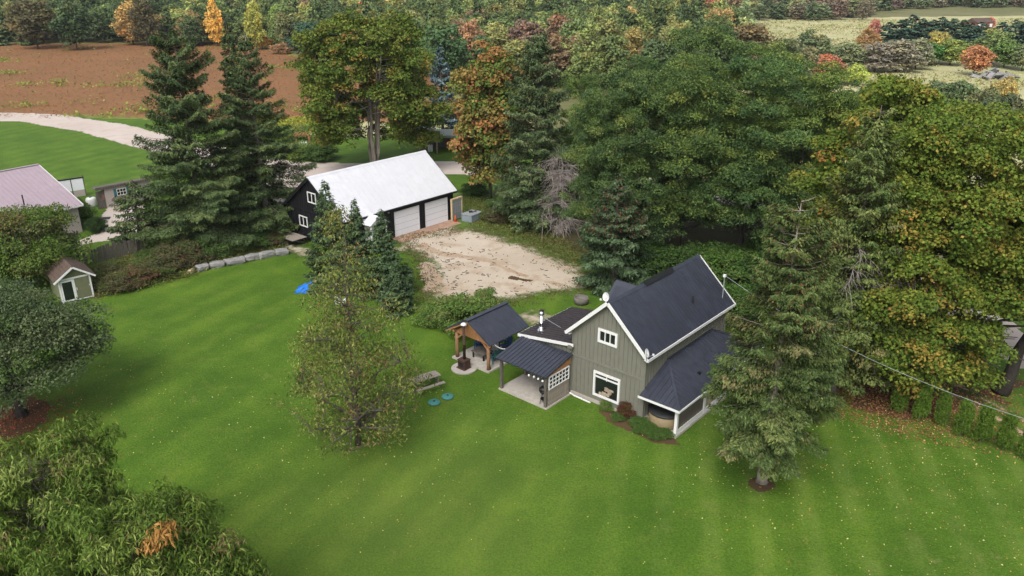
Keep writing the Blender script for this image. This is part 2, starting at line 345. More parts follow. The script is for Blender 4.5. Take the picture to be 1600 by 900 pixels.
for _i in range(260):
    _x, _y = G(_r.choice([_r.gauss(690, 28), _r.gauss(800, 60), _r.gauss(720, 40)]), _r.choice([_r.gauss(440, 18), _r.gauss(425, 22), _r.gauss(395, 14)])); _a = _r.uniform(0, 3.1); _l = _r.uniform(.08, .4)
    _db.beam((_x, _y, .035), (_x + math.cos(_a) * _l, _y + math.sin(_a) * _l, .05), _r.uniform(.02, .07), .03)
tag(_db.build('twig_debris', M['bark']), 'bark and twig debris strewn over the sandy yard', 'debris', kind='stuff')
sheet('rut', ribbon(PX([(655, 384), (690, 396), (730, 402), (790, 412)]), .8), .022, M['damp'], .08, .5, 41)
sheet('rut', ribbon(PX([(664, 410), (678, 430), (672, 455)]), .9), .022, M['damp'], .08, .6, 42)
sheet('rut', ribbon(PX([(770, 412), (830, 436), (880, 446)]), .3), .022, M['damp'], .08, .3, 43)
sheet('bare_patch', PX([(800, 432), (835, 438), (830, 442), (790, 436)]), .020, M['soil'], .1, .2, 21)

# ------------------------------------------------------------------ foliage engine
rs = np.random.RandomState(11)
def unit(v): return v / (np.linalg.norm(v, axis=1, keepdims=True) + 1e-9)
def cards(P_, T, N_, ln, wd, bend=0.0):
    """kite shaped leaves: centre, long axis, normal"""
    T = unit(T); B = unit(np.cross(N_, T)); n = len(P_); ln = np.broadcast_to(ln, (n,))[:, None]; wd = np.broadcast_to(wd, (n,))[:, None]
    V = np.empty((n, 4, 3)); V[:, 0] = P_ - T * ln * .5; V[:, 1] = P_ + B * wd * .5 + T * ln * .05; V[:, 2] = P_ + T * ln * .5; V[:, 3] = P_ - B * wd * .5 + T * ln * .05
    if bend: V[:, 2, 2] -= ln[:, 0] * bend; V[:, 0, 2] -= ln[:, 0] * bend * .6
    return V
def leafmesh(name, V, colr, mat):
    n = len(V); me = bpy.data.meshes.new(name); fill(me, V.reshape(-1, 3), np.arange(n * 4).reshape(n, 4)); me.materials.append(mat)
    a = me.attributes.new('tint', 'FLOAT_COLOR', 'POINT'); c = np.ones((n, 4, 4), np.float32); c[:, :, :3] = colr[:, None, :]
    a.data.foreach_set('color', c.ravel()); return me
def pick(pal, n, r, clump=None, K=None, coh=.7):
    """palette [(weight, rgb)...]; leaves of one clump mostly agree"""
    w = np.array([p[0] for p in pal], float); w /= w.sum(); C = np.array([p[1] for p in pal])
    if clump is None: i = r.choice(len(pal), n, p=w)
    else:
        ci = r.choice(len(pal), K, p=w); i = np.where(r.rand(n) < coh, ci[clump], r.choice(len(pal), n, p=w))
    return C[i] * (1 + .28 * (r.rand(n, 1) - .5) * 2)
def clumps(r, C, rad, n_per, flat, pal, ln, wd, up=.5, droop=0., coh=.7, shell=.55, bend=0.):
    K = len(C); n = (n_per * (rad / rad.mean()) ** 2).astype(int) + 1; ci = np.repeat(np.arange(K), n); N = len(ci)
    D = unit(r.normal(size=(N, 3))); D[:, 2] = np.where(D[:, 2] < -.3, -D[:, 2], D[:, 2]); D = unit(D)
    q = shell + (1 - shell) * r.rand(N, 1) ** .6; lump = 1 + .25 * np.sin(D[:, :1] * 5 + ci[:, None] * 1.7) * np.cos(D[:, 1:2] * 4 + ci[:, None])
    Pp = C[ci] + D * q * rad[ci][:, None] * lump * np.array([1, 1, flat])
    Nn = unit(D * .7 + np.array([0, 0, up]) + r.normal(size=(N, 3)) * .45)
    T = np.cross(Nn, unit(r.normal(size=(N, 3)))) + D * .4 - np.array([0, 0, droop]) * 1.0
    Nn = unit(np.cross(np.cross(T, Nn), T)) if droop else Nn
    s = .65 + .7 * r.rand(N)
    return cards(Pp, T, Nn, ln * s, wd * s, bend), pick(pal, N, r, ci, K, coh)
def crown_centres(r, K, prof, rx, ry, z0, z1, inner=.35, minr=0., gap=.0):
    """points in a crown: prof(t) gives relative radius at height t in 0..1"""
    out = []; seed = r.randint(1000)
    while len(out) < K:
        t = r.rand(); a = r.rand() * 2 * math.pi; pr = prof(t); q = (inner + (1 - inner) * r.rand() ** .45)
        if r.rand() > pr ** 1.2 + .05: continue
        lob = 1 + .20 * math.sin(a * 3 + seed + t * 4) + .12 * math.sin(a * 5 + seed * 2 - t * 7)
        p = np.array([math.cos(a) * q * pr * rx * lob, math.sin(a) * q * pr * ry * lob, z0 + (z1 - z0) * t])
        if gap and out and min(np.linalg.norm((p - o)) for o in out[-60:]) < gap: 
            if r.rand() < .8: continue
        out.append(p)
    return np.array(out)
def limbs(r, H, C, rt, nl=7, fork=.25, lean=(0, 0), k=6, multi=1, zc=None, twigs=True, top=.9):
    """trunk and limbs reaching the clump centres C"""
    mb = MB(); pts = []; zc = H * fork if zc is None else zc
    for m in range(multi):
        off = np.array([0, 0, 0.]) if multi == 1 else np.array([math.cos(m * 2.4) * .35, math.sin(m * 2.4) * .35, 0])
        sp = off * (H * .12) if multi > 1 else np.zeros(3)
        N_ = 9; tr = []
        for i in range(N_):
            t = i / (N_ - 1); z = H * top * t
            p = off + sp * t ** 1.2 * 1.6 + np.array([lean[0] * t, lean[1] * t, z]) + r.normal(size=3) * np.array([.12, .12, 0]) * (0 if i == 0 else 1) * (H / 14)
            tr.append(p)
        rad = [rt * (1.25 if i == 0 else 1) * (1 - .93 * i / (N_ - 1)) / (multi ** .4) for i in range(N_)]
        mb.tube([tuple(p) for p in tr], rad, k + 2)
        for i in range(1, N_):
            if tr[i][2] > zc: pts.append((tr[i], rad[i]))
            for s in (.33, .66):
                p = tr[i - 1] * (1 - s) + tr[i] * s
                if p[2] > zc * .8: pts.append((p, rad[i]))
    # main limbs
    order = np.argsort(-np.linalg.norm(C[:, :2], axis=1)); sel = order[:max(nl * 4, 1)]; r.shuffle(sel); sel = sel[:nl]
    base = list(pts)
    for j in sel:
        c = C[j]; cand = [b for b in base if b[0][2] < c[2] - .15 * np.linalg.norm(c[:2])] or base[:1]
        b = min(cand, key=lambda b: abs((c[2] - b[0][2]) - .7 * np.linalg.norm(c[:2] - b[0][:2])))
        mid = (b[0] + c) / 2 + np.array([0, 0, .08 * np.linalg.norm(c - b[0])]) + r.normal(size=3) * .15
        r0 = b[1] * .62; mb.tube([tuple(b[0]), tuple(mid), tuple(c)], [r0, r0 * .6, r0 * .2], 5, cap=False)
        for s in (.35, .6, .85):
            q = (b[0] * (1 - s) + mid * s) if s < .5 else (mid * (1 - s) + c * s); pts.append((q, r0 * (1 - s * .6)))
    if twigs:
        A = np.array([p[0] for p in pts]); rr = np.array([p[1] for p in pts])
        for c in C:
            d = A - c; dist = np.linalg.norm(d, axis=1) + np.maximum(0, d[:, 2]) * 2; i = int(np.argmin(dist)); L_ = dist[i]
            if L_ < .3: continue
            r0 = min(rr[i] * .5, .02 + .012 * L_); m_ = (A[i] + c) / 2 + np.array([0, 0, .06 * L_])
            mb.tube([tuple(A[i]), tuple(m_), tuple(c)], [r0, r0 * .7, r0 * .3], 4, cap=False)
    return mb
def shrink(col, s): return tuple(c * s for c in col)
def put(name, label, cat, loc, me_c, me_t, rz=0, group=None, color=(1, 1, 1), sc=(1, 1, 1)):
    o = thing(name, label, cat, (loc[0], loc[1], loc[2] if len(loc) > 2 else 0), rz, group)
    if me_t: inst('trunk', me_t, o, sc=sc)
    c = inst('crown', me_c, o, sc=sc); c.color = (*color, 1); return o

def broadleaf(seed, H, W, z0=.25, K=160, n=260, cr=1.1, flat=.62, pal=None, ln=.2, wd=.14, prof=None, rt=.28, bark='bark', fork=.22, multi=1, nl=8, droop=0., up=.5, lean=(0, 0), inner=.3, coh=.7, gap=0., shell=.55, twigs=True, bend=0., top=.9, ry=None, carve=None, pads=None):
    r = np.random.RandomState(seed)
    prof = prof or (lambda t: max(0, math.sin(math.pi * (t * .82 + .12))) ** .6)
    C = crown_centres(r, K, prof, W / 2 - cr * .6, (ry or W / 2) - cr * .6, H * z0 + cr * .4, H - cr * flat, inner, gap=gap)
    if pads:                                       # foliage in rounded pads with gaps between them, each pad a dome of small clumps
        PR, PF, PM = pads; D_ = unit(r.normal(size=(K, PM, 3)).reshape(-1, 3)); D_[:, 2] = np.where(D_[:, 2] < -.15, -D_[:, 2], D_[:, 2]); pr_ = PR * (.6 + .75 * r.rand(K)); pi = np.repeat(np.arange(K), PM)
        C0 = C; C = C[pi] + D_ * (pr_[pi] * (.75 + .3 * r.rand(K * PM)))[:, None] * np.array([1, 1, PF]); K = len(C)
    if carve: C = C[carve(C)]; K = len(C)
    C[:, 0] += lean[0] * C[:, 2] / H; C[:, 1] += lean[1] * C[:, 2] / H
    rad = cr * (.65 + .7 * r.rand(K)); V, c = clumps(r, C, rad, n, flat, pal, ln, wd, up, droop, coh, shell, bend)
    t = limbs(r, H, (C0 if pads else C), rt, nl, fork, lean, multi=multi, twigs=twigs, top=top)
    return leafmesh('crown', V, c, M['leaf']), t.mesh('trunk', M[bark], True)

def spruce(seed, H, W, z0=.08, dens=1.0, pal=None, ln=.26, wd=.10, gapw=.34, nb=9, droop=.30, taper=.85, rt=.24, bark='bark', hang=.35, ragged=.35, tipup=.12, dead=0, cone=0, blunt=.02):
    """conifer: whorls of drooping branches, each set with needle sprays"""
    r = np.random.RandomState(seed); B = []; z = H * z0; ph = r.rand(4) * 6
    while z < H * .985:
        t = (z - H * z0) / (H * (1 - z0)); L0 = W / 2 * ((1 - t) ** taper + blunt) * min(1, .72 + t * 2.5)
        for j in range(max(4, int(nb * (1 - .45 * t)))):
            a = r.rand() * 2 * math.pi
            lob = 1 + ragged * (.6 * math.sin(2 * a + ph[0] + z * .9) + .5 * math.sin(3 * a + ph[1] - z * 1.7) + .5 * r.normal() * .7)
            L_ = L0 * max(.3, min(1.35, lob))
            if r.rand() < .07: continue
            B.append((z + r.normal() * .12, a, max(.15, L_), t))
        z += gapw * (1 - .35 * t)
    B = np.array(B); nbr = len(B); n = np.maximum(8, (dens * 46 * B[:, 2] ** 1.15 / max(ln, .05) * .26).astype(int)); bi = np.repeat(np.arange(nbr), n); N = len(bi)
    s = .12 + .88 * r.rand(N) ** .62; L_ = B[bi, 2]; t = B[bi, 3]; a = B[bi, 1]
    dr = droop * (1 - 1.25 * t) ; 
    sd = np.where(r.rand(N) < .5, -1, 1); tw = (.16 + .42 * L_ * (1 - s) * .8 + .10 * L_) * .75; u = r.rand(N) ** .8
    rad = s * L_ + u * tw * .45; lat = sd * u * tw
    zz = B[bi, 0] - dr * L_ * s * 1.1 + (tipup + .25 * t) * L_ * s ** 2.2 - hang * u * tw * .8 * (1 - .6 * t) - hang * r.rand(N) ** 2 * .5 + r.normal(size=N) * .05
    ca, sa = np.cos(a), np.sin(a); Pp = np.stack([rad * ca - lat * sa, rad * sa + lat * ca, zz], 1)
    out = np.stack([ca, sa, np.zeros(N)], 1); side = np.stack([-sa, ca, np.zeros(N)], 1)
    T = out * .8 + side * (sd * .8)[:, None] + np.stack([np.zeros(N), np.zeros(N), -.25 - hang * r.rand(N) * 1.6], 1) + r.normal(size=(N, 3)) * .25
    Nn = np.array([0, 0, 1.]) + out * .35 + r.normal(size=(N, 3)) * .4
    Nn = unit(np.cross(np.cross(unit(T), Nn), unit(T))); sc = .6 + .8 * r.rand(N)
    V = cards(Pp, T, Nn, ln * sc, wd * sc, .12); c = pick(pal, N, r, bi, nbr, .6)
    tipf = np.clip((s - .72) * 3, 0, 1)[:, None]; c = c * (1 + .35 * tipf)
    if cone:
        m = (r.rand(N) < cone) & (t > .5); c[m] = np.array([.12, .045, .028]) * (1 + .3 * r.rand(m.sum(), 1))
    mb = MB(); mb.tube([(0, 0, 0), (0.03, 0, H * .02), (0, .04, H * .3), (0, 0, H * .7), (0, 0, H)], [rt * 1.35, rt, rt * .75, rt * .35, .015], 8)
    for i in range(nbr):
        z_, a_, l_, t_ = B[i]
        if l_ < .5 or i % 2: continue
        d_ = droop * (1 - 1.25 * t_); p = [(math.cos(a_) * q * l_, math.sin(a_) * q * l_, z_ - d_ * l_ * q * 1.1 + (tipup + .25 * t_) * l_ * q ** 2.2) for q in (0, .4, .8)]
        mb.tube(p, [.035, .025, .01], 3, cap=False)
    dm = None
    if dead:
        dm = MB()
        for i in range(dead):
            z_ = H * r.uniform(.2, .62); a_ = r.normal() * .7 - 1.9; l_ = W * .5 * r.uniform(.6, 1.05)
            tip = None
            p = [np.array([math.cos(a_) * q * l_, math.sin(a_) * q * l_, z_ - .12 * l_ * q + .1 * math.sin(q * 5 + i)]) for q in (0, .35, .7, 1)]
            dm.tube([tuple(q) for q in p], [.04, .03, .018, .006], 4, cap=False)
            for j in range(12):
                q = r.uniform(.25, 1); b0 = p[0] * (1 - q) + p[3] * q; dd = r.normal(size=3) * .5 + np.array([math.cos(a_), math.sin(a_), -.5]) * .5
                l2 = r.uniform(.4, 1.1); dm.tube([tuple(b0), tuple(b0 + dd * l2 * .5), tuple(b0 + dd * l2 + np.array([0, 0, -.15]))], [.014, .01, .004], 3, cap=False)
    return leafmesh('crown', V, c, M['needle']), mb.mesh('trunk', M[bark], True), (dm.mesh('dead_branch', M['deadwood']) if dm else None)

# ------------------------------------------------------------------ palettes (leaf colours)
P_SPR0 = [(4, (.030, .050, .026)), (3, (.045, .066, .030)), (2, (.060, .080, .034)), (1, (.08, .085, .04))]
P_SPR2 = [(4, (.056, .086, .025)), (4, (.088, .118, .034)), (2, (.130, .155, .048)), (.8, (.15, .135, .055))]
P_SPRL = [(4, (.042, .066, .026)), (3, (.064, .092, .033)), (1.6, (.098, .128, .045))]
P_BLUE = [(4, (.095, .14, .15)), (3, (.065, .105, .112)), (1.3, (.16, .21, .215))]
P_LOC = [(4, (.056, .100, .032)), (4, (.080, .132, .038)), (2.8, (.12, .18, .048)), (.8, (.17, .21, .055))]
P_MAP = [(6, (.092, .145, .020)), (4, (.135, .180, .024)), (2.2, (.20, .20, .032)), (.7, (.26, .19, .038)), (.12, (.25, .12, .03))]
P_MAPG = [(5, (.078, .125, .018)), (4, (.115, .155, .024)), (2, (.16, .18, .032)), (.7, (.21, .16, .03)), (.15, (.22, .10, .03))]
P_ORG = [(2.6, (.26, .17, .050)), (1.6, (.31, .15, .055)), (2.2, (.20, .18, .045)), (4, (.10, .15, .028)), (.3, (.30, .10, .05))]
P_APP = [(4, (.068, .100, .042)), (3, (.10, .14, .056)), (2, (.12, .145, .065)), (1, (.06, .11, .025))]
P_LFT = [(4, (.070, .125, .018)), (3, (.105, .16, .026)), (1.5, (.13, .15, .05)), (.8, (.14, .10, .04))]
P_ASH = [(5, (.075, .130, .018)), (4, (.120, .180, .028)), (1.6, (.21, .26, .065)), (.5, (.18, .14, .06))]
P_OLV = [(5, (.115, .150, .030)), (3, (.17, .195, .042)), (1.4, (.25, .225, .075)), (.6, (.20, .125, .055)), (1.5, (.06, .09, .022))]
P_BSH = [(3, (.09, .16, .03)), (3, (.13, .21, .045)), (1, (.17, .19, .06)), (.5, (.16, .10, .04))]
P_GREY = [(1, (.82, .84, .85)), (1, (1.05, 1.05, 1.0)), (.6, (1.3, 1.28, 1.1)), (.15, (1.3, 1.0, .8))]
P_CED = [(3, (.075, .14, .016)), (3, (.10, .17, .022)), (1, (.12, .19, .03))]

def meshes(kind, r):     # (crown, trunk) meshes placed more than once
    return kind

def at_tree(bx, by): return G(bx, by)

# ---- near and named trees
def T1(name, label, bx, by, gen, rz=0., group=None, cat='tree'):
    res = gen; x, y = G(bx, by); o = put(name, label, cat, (x, y, 0), res[0], res[1], rz, group)
    if len(res) > 2 and res[2]: inst('dead_branch', res[2], o)
    return o

def prof_front(t): return 1
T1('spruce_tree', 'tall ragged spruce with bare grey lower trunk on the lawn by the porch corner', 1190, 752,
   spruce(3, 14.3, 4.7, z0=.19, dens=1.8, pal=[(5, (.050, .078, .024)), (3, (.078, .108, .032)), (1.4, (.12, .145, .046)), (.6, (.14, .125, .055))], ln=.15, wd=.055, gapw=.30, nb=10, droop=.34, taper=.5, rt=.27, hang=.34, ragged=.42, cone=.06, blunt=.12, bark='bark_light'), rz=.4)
T1('spruce_tree', 'thin old spruce with dead grey branches between the lawn spruce and the big maple', 1300, 612,
   spruce(5, 17.0, 5.4, z0=.12, dens=1.1, pal=P_SPR2, ln=.19, wd=.075, gapw=.36, nb=9, droop=.34, taper=.62, rt=.25, hang=.4, ragged=.5, dead=34, blunt=.10), rz=.9)
T1('maple_tree', 'very large green maple turning gold and orange above the row of clipped cedars', 1445, 588,
   broadleaf(21, 16.0, 13.0, z0=.05, K=330, n=100, cr=.66, flat=.7, pads=(1.15, .7, 9), pal=P_MAP, ln=.165, wd=.14, rt=.30, nl=6, inner=.3, coh=.72, gap=1.0, fork=.15, carve=lambda C: ~(((C[:, 0] > 1.4) & (C[:, 2] < 6.4)) | (C[:, 0] - 3.2 > (16.5 - C[:, 2]) * .75)), prof=lambda t: max(.05, math.sin(math.pi * (t * .72 + .22))) ** .55))
T1('maple_tree', 'dark leaning maple with half hidden crown at the right edge beside the dirt track', 1563, 614,
   broadleaf(22, 11.4, 8.8, z0=.42, K=290, n=210, cr=1.2, pal=P_MAPG, ln=.25, wd=.2, rt=.42, lean=(2.6, .6), bark='bark_dark', nl=8, fork=.25))
T1('maple_tree', 'yellowing orange topped maple just behind the dead branched spruce', 1345, 520,
   broadleaf(23, 16.8, 8.6, z0=.2, K=110, n=95, cr=.72, pads=(1.15, .7, 9), pal=P_MAP, ln=.21, wd=.17, rt=.25, gap=1.2))
T1('ash_tree', 'sparse conical olive tree with see through foliage standing alone in the middle of the lawn', 560, 695,
   broadleaf(31, 13.4, 8.8, z0=.06, K=430, n=40, cr=.74, flat=.75, pal=P_OLV, ln=.17, wd=.062, droop=.8, up=.1, rt=.15, fork=.1, nl=26, inner=.12, shell=.15,
             prof=lambda t: (1 - t) ** .78 * (min(1, .72 + t * 2.2)), bark='bark', top=.97, bend=.1))
T1('apple_tree', 'spreading grey green apple tree with dark crooked trunk at the left lawn edge', 34, 650,
   broadleaf(41, 8.2, 10.2, z0=.30, K=250, n=230, cr=.9, flat=.6, pal=P_APP, ln=.15, wd=.085, rt=.30, lean=(0, .1), prof=lambda t: max(.05, math.cos(math.pi * .5 * max(0, t * 1.1 - .2))) ** .8, bark='bark_dark', nl=10, inner=.3, gap=.7, fork=.2))
T1('willow_bush_tree', 'bright green fine leaved tree above the apple tree, in front of the mauve roof', 36, 440,
   broadleaf(42, 6.2, 10.4, z0=.05, K=230, n=230, cr=1.1, flat=.55, pal=P_LFT, ln=.19, wd=.10, rt=.22, nl=8, inner=.3, gap=.6, bark='bark_dark'))
for i, (px, py, zt, H_, W_, lab, sd_) in enumerate([(40, 672, 9.0, 9.0, 7.2, 'pale green long leaved tree in the lower left corner, its top below the apple tree', 51),
                                             (195, 775, 8.2, 8.2, 6.4, 'drooping long leaved tree at the bottom edge, middle of three in the corner', 52),
                                             (318, 835, 6.6, 6.6, 3.9, 'dark green tree top with a patch of orange leaves at the bottom left edge', 53)]):
    x, y = G(px, py, zt); gm = broadleaf(sd_, H_, W_, z0=.15, K=[260, 230, 120][i], n=290, cr=.62, flat=.8, pal=P_ASH, ln=.21, wd=.044, droop=.9, up=.35, rt=.2, nl=10, inner=.2, shell=.3, bend=.16, gap=.5, coh=.55)
    o = put('ash_tree', lab, 'tree', (x, y - .3, 0), gm[0], gm[1])
    if i == 2:
        rr_ = np.random.RandomState(5); hx, hy = G(252, 840, 7.3)
        C_ = np.array([[hx, hy, 7.3], [hx - .3, hy - .1, 7.0], [hx + .2, hy, 7.6]]) - np.array([x, y - .3, 0])
        V_, c_ = clumps(rr_, C_, np.array([.5, .48, .4]), 100, .8, [(1, (.36, .19, .055)), (1, (.46, .27, .10)), (.6, (.20, .22, .05))], .26, .06, .3, .9, 1, .3, .12)
        inst('orange_foliage', leafmesh('orange_foliage', V_, c_, M['leaf']), o)['label'] = 'patch of orange leaves'
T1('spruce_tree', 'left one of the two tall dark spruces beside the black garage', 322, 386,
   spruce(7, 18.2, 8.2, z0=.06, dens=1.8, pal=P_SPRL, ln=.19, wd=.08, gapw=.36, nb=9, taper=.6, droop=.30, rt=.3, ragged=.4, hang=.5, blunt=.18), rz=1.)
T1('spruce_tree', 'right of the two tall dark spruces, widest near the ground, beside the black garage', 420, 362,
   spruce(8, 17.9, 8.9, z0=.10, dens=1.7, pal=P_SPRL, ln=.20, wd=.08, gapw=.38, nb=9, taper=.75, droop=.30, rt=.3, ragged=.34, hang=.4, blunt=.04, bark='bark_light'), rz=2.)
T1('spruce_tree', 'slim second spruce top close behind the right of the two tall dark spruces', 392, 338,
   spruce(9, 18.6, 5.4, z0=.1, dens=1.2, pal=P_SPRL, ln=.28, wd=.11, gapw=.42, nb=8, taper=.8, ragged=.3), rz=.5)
T1('spruce_tree', 'small bluish spruce at the foot of the left tall spruce, beside the beige shed', 222, 376,
   spruce(10, 5.6, 5.4, z0=.03, dens=.8, pal=P_SPRL, ln=.3, wd=.12, gapw=.3, taper=.7), rz=.5)
sm = spruce(12, 9.0, 4.5, z0=.02, dens=1.3, pal=[(4, (.042, .072, .034)), (3, (.062, .098, .042)), (1, (.10, .14, .06))], ln=.25, wd=.09, gapw=.30, nb=9, taper=.85, droop=.2, hang=.3, rt=.12, ragged=.25, blunt=.01)
for px, py, ty, s_, rz_, lab in [(522, 450, 284, 1.0, 0, 'leftmost and tallest of the small spruces in front of the white garage roof'),
                                 (563, 452, 312, .95, 2, 'second small spruce from the left in front of the white garage roof'),
                                 (604, 462, 328, 1.0, 4, 'small spruce in front of the left garage door corner, right of the white canopy'),
                                 (622, 488, 410, .95, 5, 'low dark spruce beside the sandy yard behind the sparse lawn tree')]:
    h_ = top_z(px, py, ty); x, y = G(px, py); o = put('spruce_tree', lab, 'tree', (x, y, 0), sm[0], sm[1], rz_, 'young spruces in front of the garage', sc=(s_ * (h_ / 9) ** .5, s_ * (h_ / 9) ** .5, h_ / 9))
T1('maple_tree', 'big round green maple with several pale trunks behind the white garage roof', 587, 264,
   broadleaf(61, 18.3, 15.0, z0=.14, K=170, n=70, cr=.85, flat=.75, pads=(1.5, .75, 9), pal=P_MAPG, ln=.28, wd=.22, rt=.5, multi=4, bark='bark_light', nl=8, carve=lambda C: ~((C[:, 1] < 1.0) & (abs(C[:, 0] - .6) < 1.9) & (C[:, 2] < 9.5)), inner=.4, gap=1.4, fork=.4, prof=lambda t: max(.05, math.sin(math.pi * (t * .66 + .24))) ** .5))
T1('maple_tree', 'orange and green autumn maple just right of the white garage roof', 768, 318,
   broadleaf(62, 16.8, 7.6, z0=.12, K=170, n=190, cr=1.1, flat=.7, pal=P_ORG, ln=.30, wd=.24, rt=.22, nl=8, inner=.3, gap=1.0, fork=.12, prof=lambda t: max(.05, math.sin(math.pi * (t * .8 + .14))) ** .6))
T1('blue_spruce_tree', 'powder blue spruce at the field edge behind the garage', 692, 214,
   spruce(13, 12.6, 7.0, z0=.03, dens=1.2, pal=P_BLUE, ln=.34, wd=.13, gapw=.5, nb=9, taper=.8, droop=.18, ragged=.2, hang=.3, blunt=.02))
T1('spruce_tree', 'tall shaggy spruce between the orange maple and the dead grey tree', 836, 352,
   spruce(14, 17.8, 7.0, z0=.06, dens=1.3, pal=[(4, (.046, .072, .030)), (3, (.068, .096, .040)), (1.6, (.11, .135, .06))], ln=.24, wd=.09, gapw=.40, nb=9, taper=.5, droop=.4, ragged=.38, hang=.5, blunt=.08), rz=.2)
T1('spruce_tree', 'short spruce with reddish cones at the corner of the sandy yard behind the farmhouse', 958, 446,
   spruce(15, 8.6, 6.2, z0=.03, dens=1.1, pal=[(4, (.040, .068, .032)), (3, (.060, .095, .044)), (1, (.09, .13, .065))], ln=.22, wd=.09, gapw=.32, nb=9, taper=.66, ragged=.35, cone=.16, blunt=.05), rz=.8)
# dead grey tree
def dead_tree(seed, H, W):
    r = np.random.RandomState(seed); mb = MB(); mb.tube([(0, 0, 0), (.1, 0, H * .5), (0, 0, H)], [.16, .09, .01], 6)
    for i in range(70):
        z = H * (.08 + .85 * r.rand()); a = r.rand() * 6.28; l = W / 2 * (1 - .6 * z / H) * r.uniform(.6, 1.1); e = np.array([math.cos(a) * l, math.sin(a) * l, z - .12 * l])
        b = np.array([.05, 0, z]); m_ = (b + e) / 2 + np.array([0, 0, .1]); mb.tube([tuple(b), tuple(m_), tuple(e)], [.045, .03, .01], 4, cap=False)
        for j in range(16):
            q = r.uniform(.2, 1); p = b * (1 - q) + e * q; d = r.normal(size=3) * .5 + np.array([math.cos(a), math.sin(a), -.3]) * .5; l2 = r.uniform(.5, 1.3)
            mb.tube([tuple(p), tuple(p + d * l2 * .6), tuple(p + d * l2 + np.array([0, 0, -.2]))], [.022, .016, .008], 3, cap=False)
    return mb
o = thing('dead_tree', 'bare grey dead tree with dense twigs beside the rough grass at the yard corner', 'tree', (*G(876, 364), 0))
dead_tree(4, 8.0, 5.6).build('trunk', M['deadwood'], o)
# black locust grove
loc = [broadleaf(70 + i, 17.5, 11.5, z0=.14, K=62, n=140, cr=.80, flat=.65, pads=(1.75, .65, 10), pal=P_LOC, ln=.21, wd=.095, rt=.3, bark='bark_dark', nl=9, inner=.2, gap=2.6, fork=.15, coh=.8, shell=.45,
                 prof=lambda t: max(.05, math.sin(math.pi * (t * .70 + .22))) ** .6) for i in range(3)]
for i, (px, py, ty, w, lab) in enumerate([
    (942, 395, 128, .72, 'leftmost tree of the dark feathery grove, beside the dead grey tree'),
    (902, 330, 118, .62, 'slim far left tree of the grove, rising behind the dead grey tree'),
    (985, 398, 122, .92, 'grove tree directly behind the short spruce with cones'),
    (1062, 404, 82, 1.0, 'grove tree behind the ridge of the farmhouse roof'),
    (1150, 408, 90, 1.0, 'grove tree behind the power mast of the farmhouse'),
    (1232, 398, 118, .95, 'front grove tree between the farmhouse mast and the lawn spruce top'),
    (1000, 340, 88, .9, 'second row grove tree with its top left of the highest crown'),
    (1085, 338, 44, 1.1, 'highest crown of the dark feathery grove'),
    (1175, 345, 80, 1.0, 'second row grove tree right of the highest crown'),
    (1262, 352, 122, .95, 'second row grove tree near the open gap at the right side'),
    (1308, 376, 190, .62, 'rightmost low tree of the grove, beside the yellowing maple')]):
    h_ = top_z(px, py, ty); k = h_ / 17.5; x, y = G(px, py)
    put('locust_tree', lab, 'tree', (x, y, 0), loc[i % 3][0], loc[i % 3][1], i * 1.3, 'dark feathery leaved grove behind the farmhouse', [(1, 1, 1), (1.22, 1.18, 1), (.82, .86, .9), (1.1, 1.05, .9), (.92, 1, 1), (1.3, 1.2, .95), (.9, .95, .9)][i % 7], sc=(w * .88, w * .88, k))
# cedars
ced = [None] * 2
for i in range(2):
    r_ = np.random.RandomState(80 + i); K = 60; C_ = np.array([[.30 * math.cos(a) * p, .30 * math.sin(a) * p, z] for a, z, p in [(r_.rand() * 6.28, zz, (1 - max(0, zz - .9) / 1.1) ** .7) for zz in np.linspace(.18, 1.66, K)]])
    V_, c_ = clumps(r_, C_, np.full(K, .24) * (.8 + .4 * r_.rand(K)), 75, 1.2, P_CED, .12, .05, .2, -.6, .3, .6)
    tm = MB(); tm.tube([(0, 0, 0), (0, 0, 1.4)], [.05, .02], 5); ced[i] = (leafmesh('crown', V_, c_, M['leaf']), tm.mesh('trunk', M['bark']))
cl_ = [(1402, 643, 590), (1436, 657, 604), (1468, 664, 617), (1500, 681, 629), (1532, 692, 636), (1566, 703, 649), (1597, 716, 672), (1632, 734, 690)]
cw = ['first cedar of the row, in the deepest shade under the maple', 'second cedar from the maple end of the row', 'third cedar from the maple end of the row', 'fourth cedar from the maple end of the row', 'fifth cedar from the maple end of the row', 'sixth cedar from the maple end, beside the track ruts', 'cedar cut by the right edge of the picture', 'cedar beyond the right end of the visible row']
for i, (px, py, ty) in enumerate(cl_[:7]):
    h_ = top_z(px, py, ty) / 1.95; o = put('cedar_shrub', 'small clipped ' + cw[i], 'shrub', G(px, py), *ced[i % 2], rz=i * 1.1, group='row of clipped cedars along the lawn edge', sc=(h_ * .80, h_ * .80, h_ * 1.12))

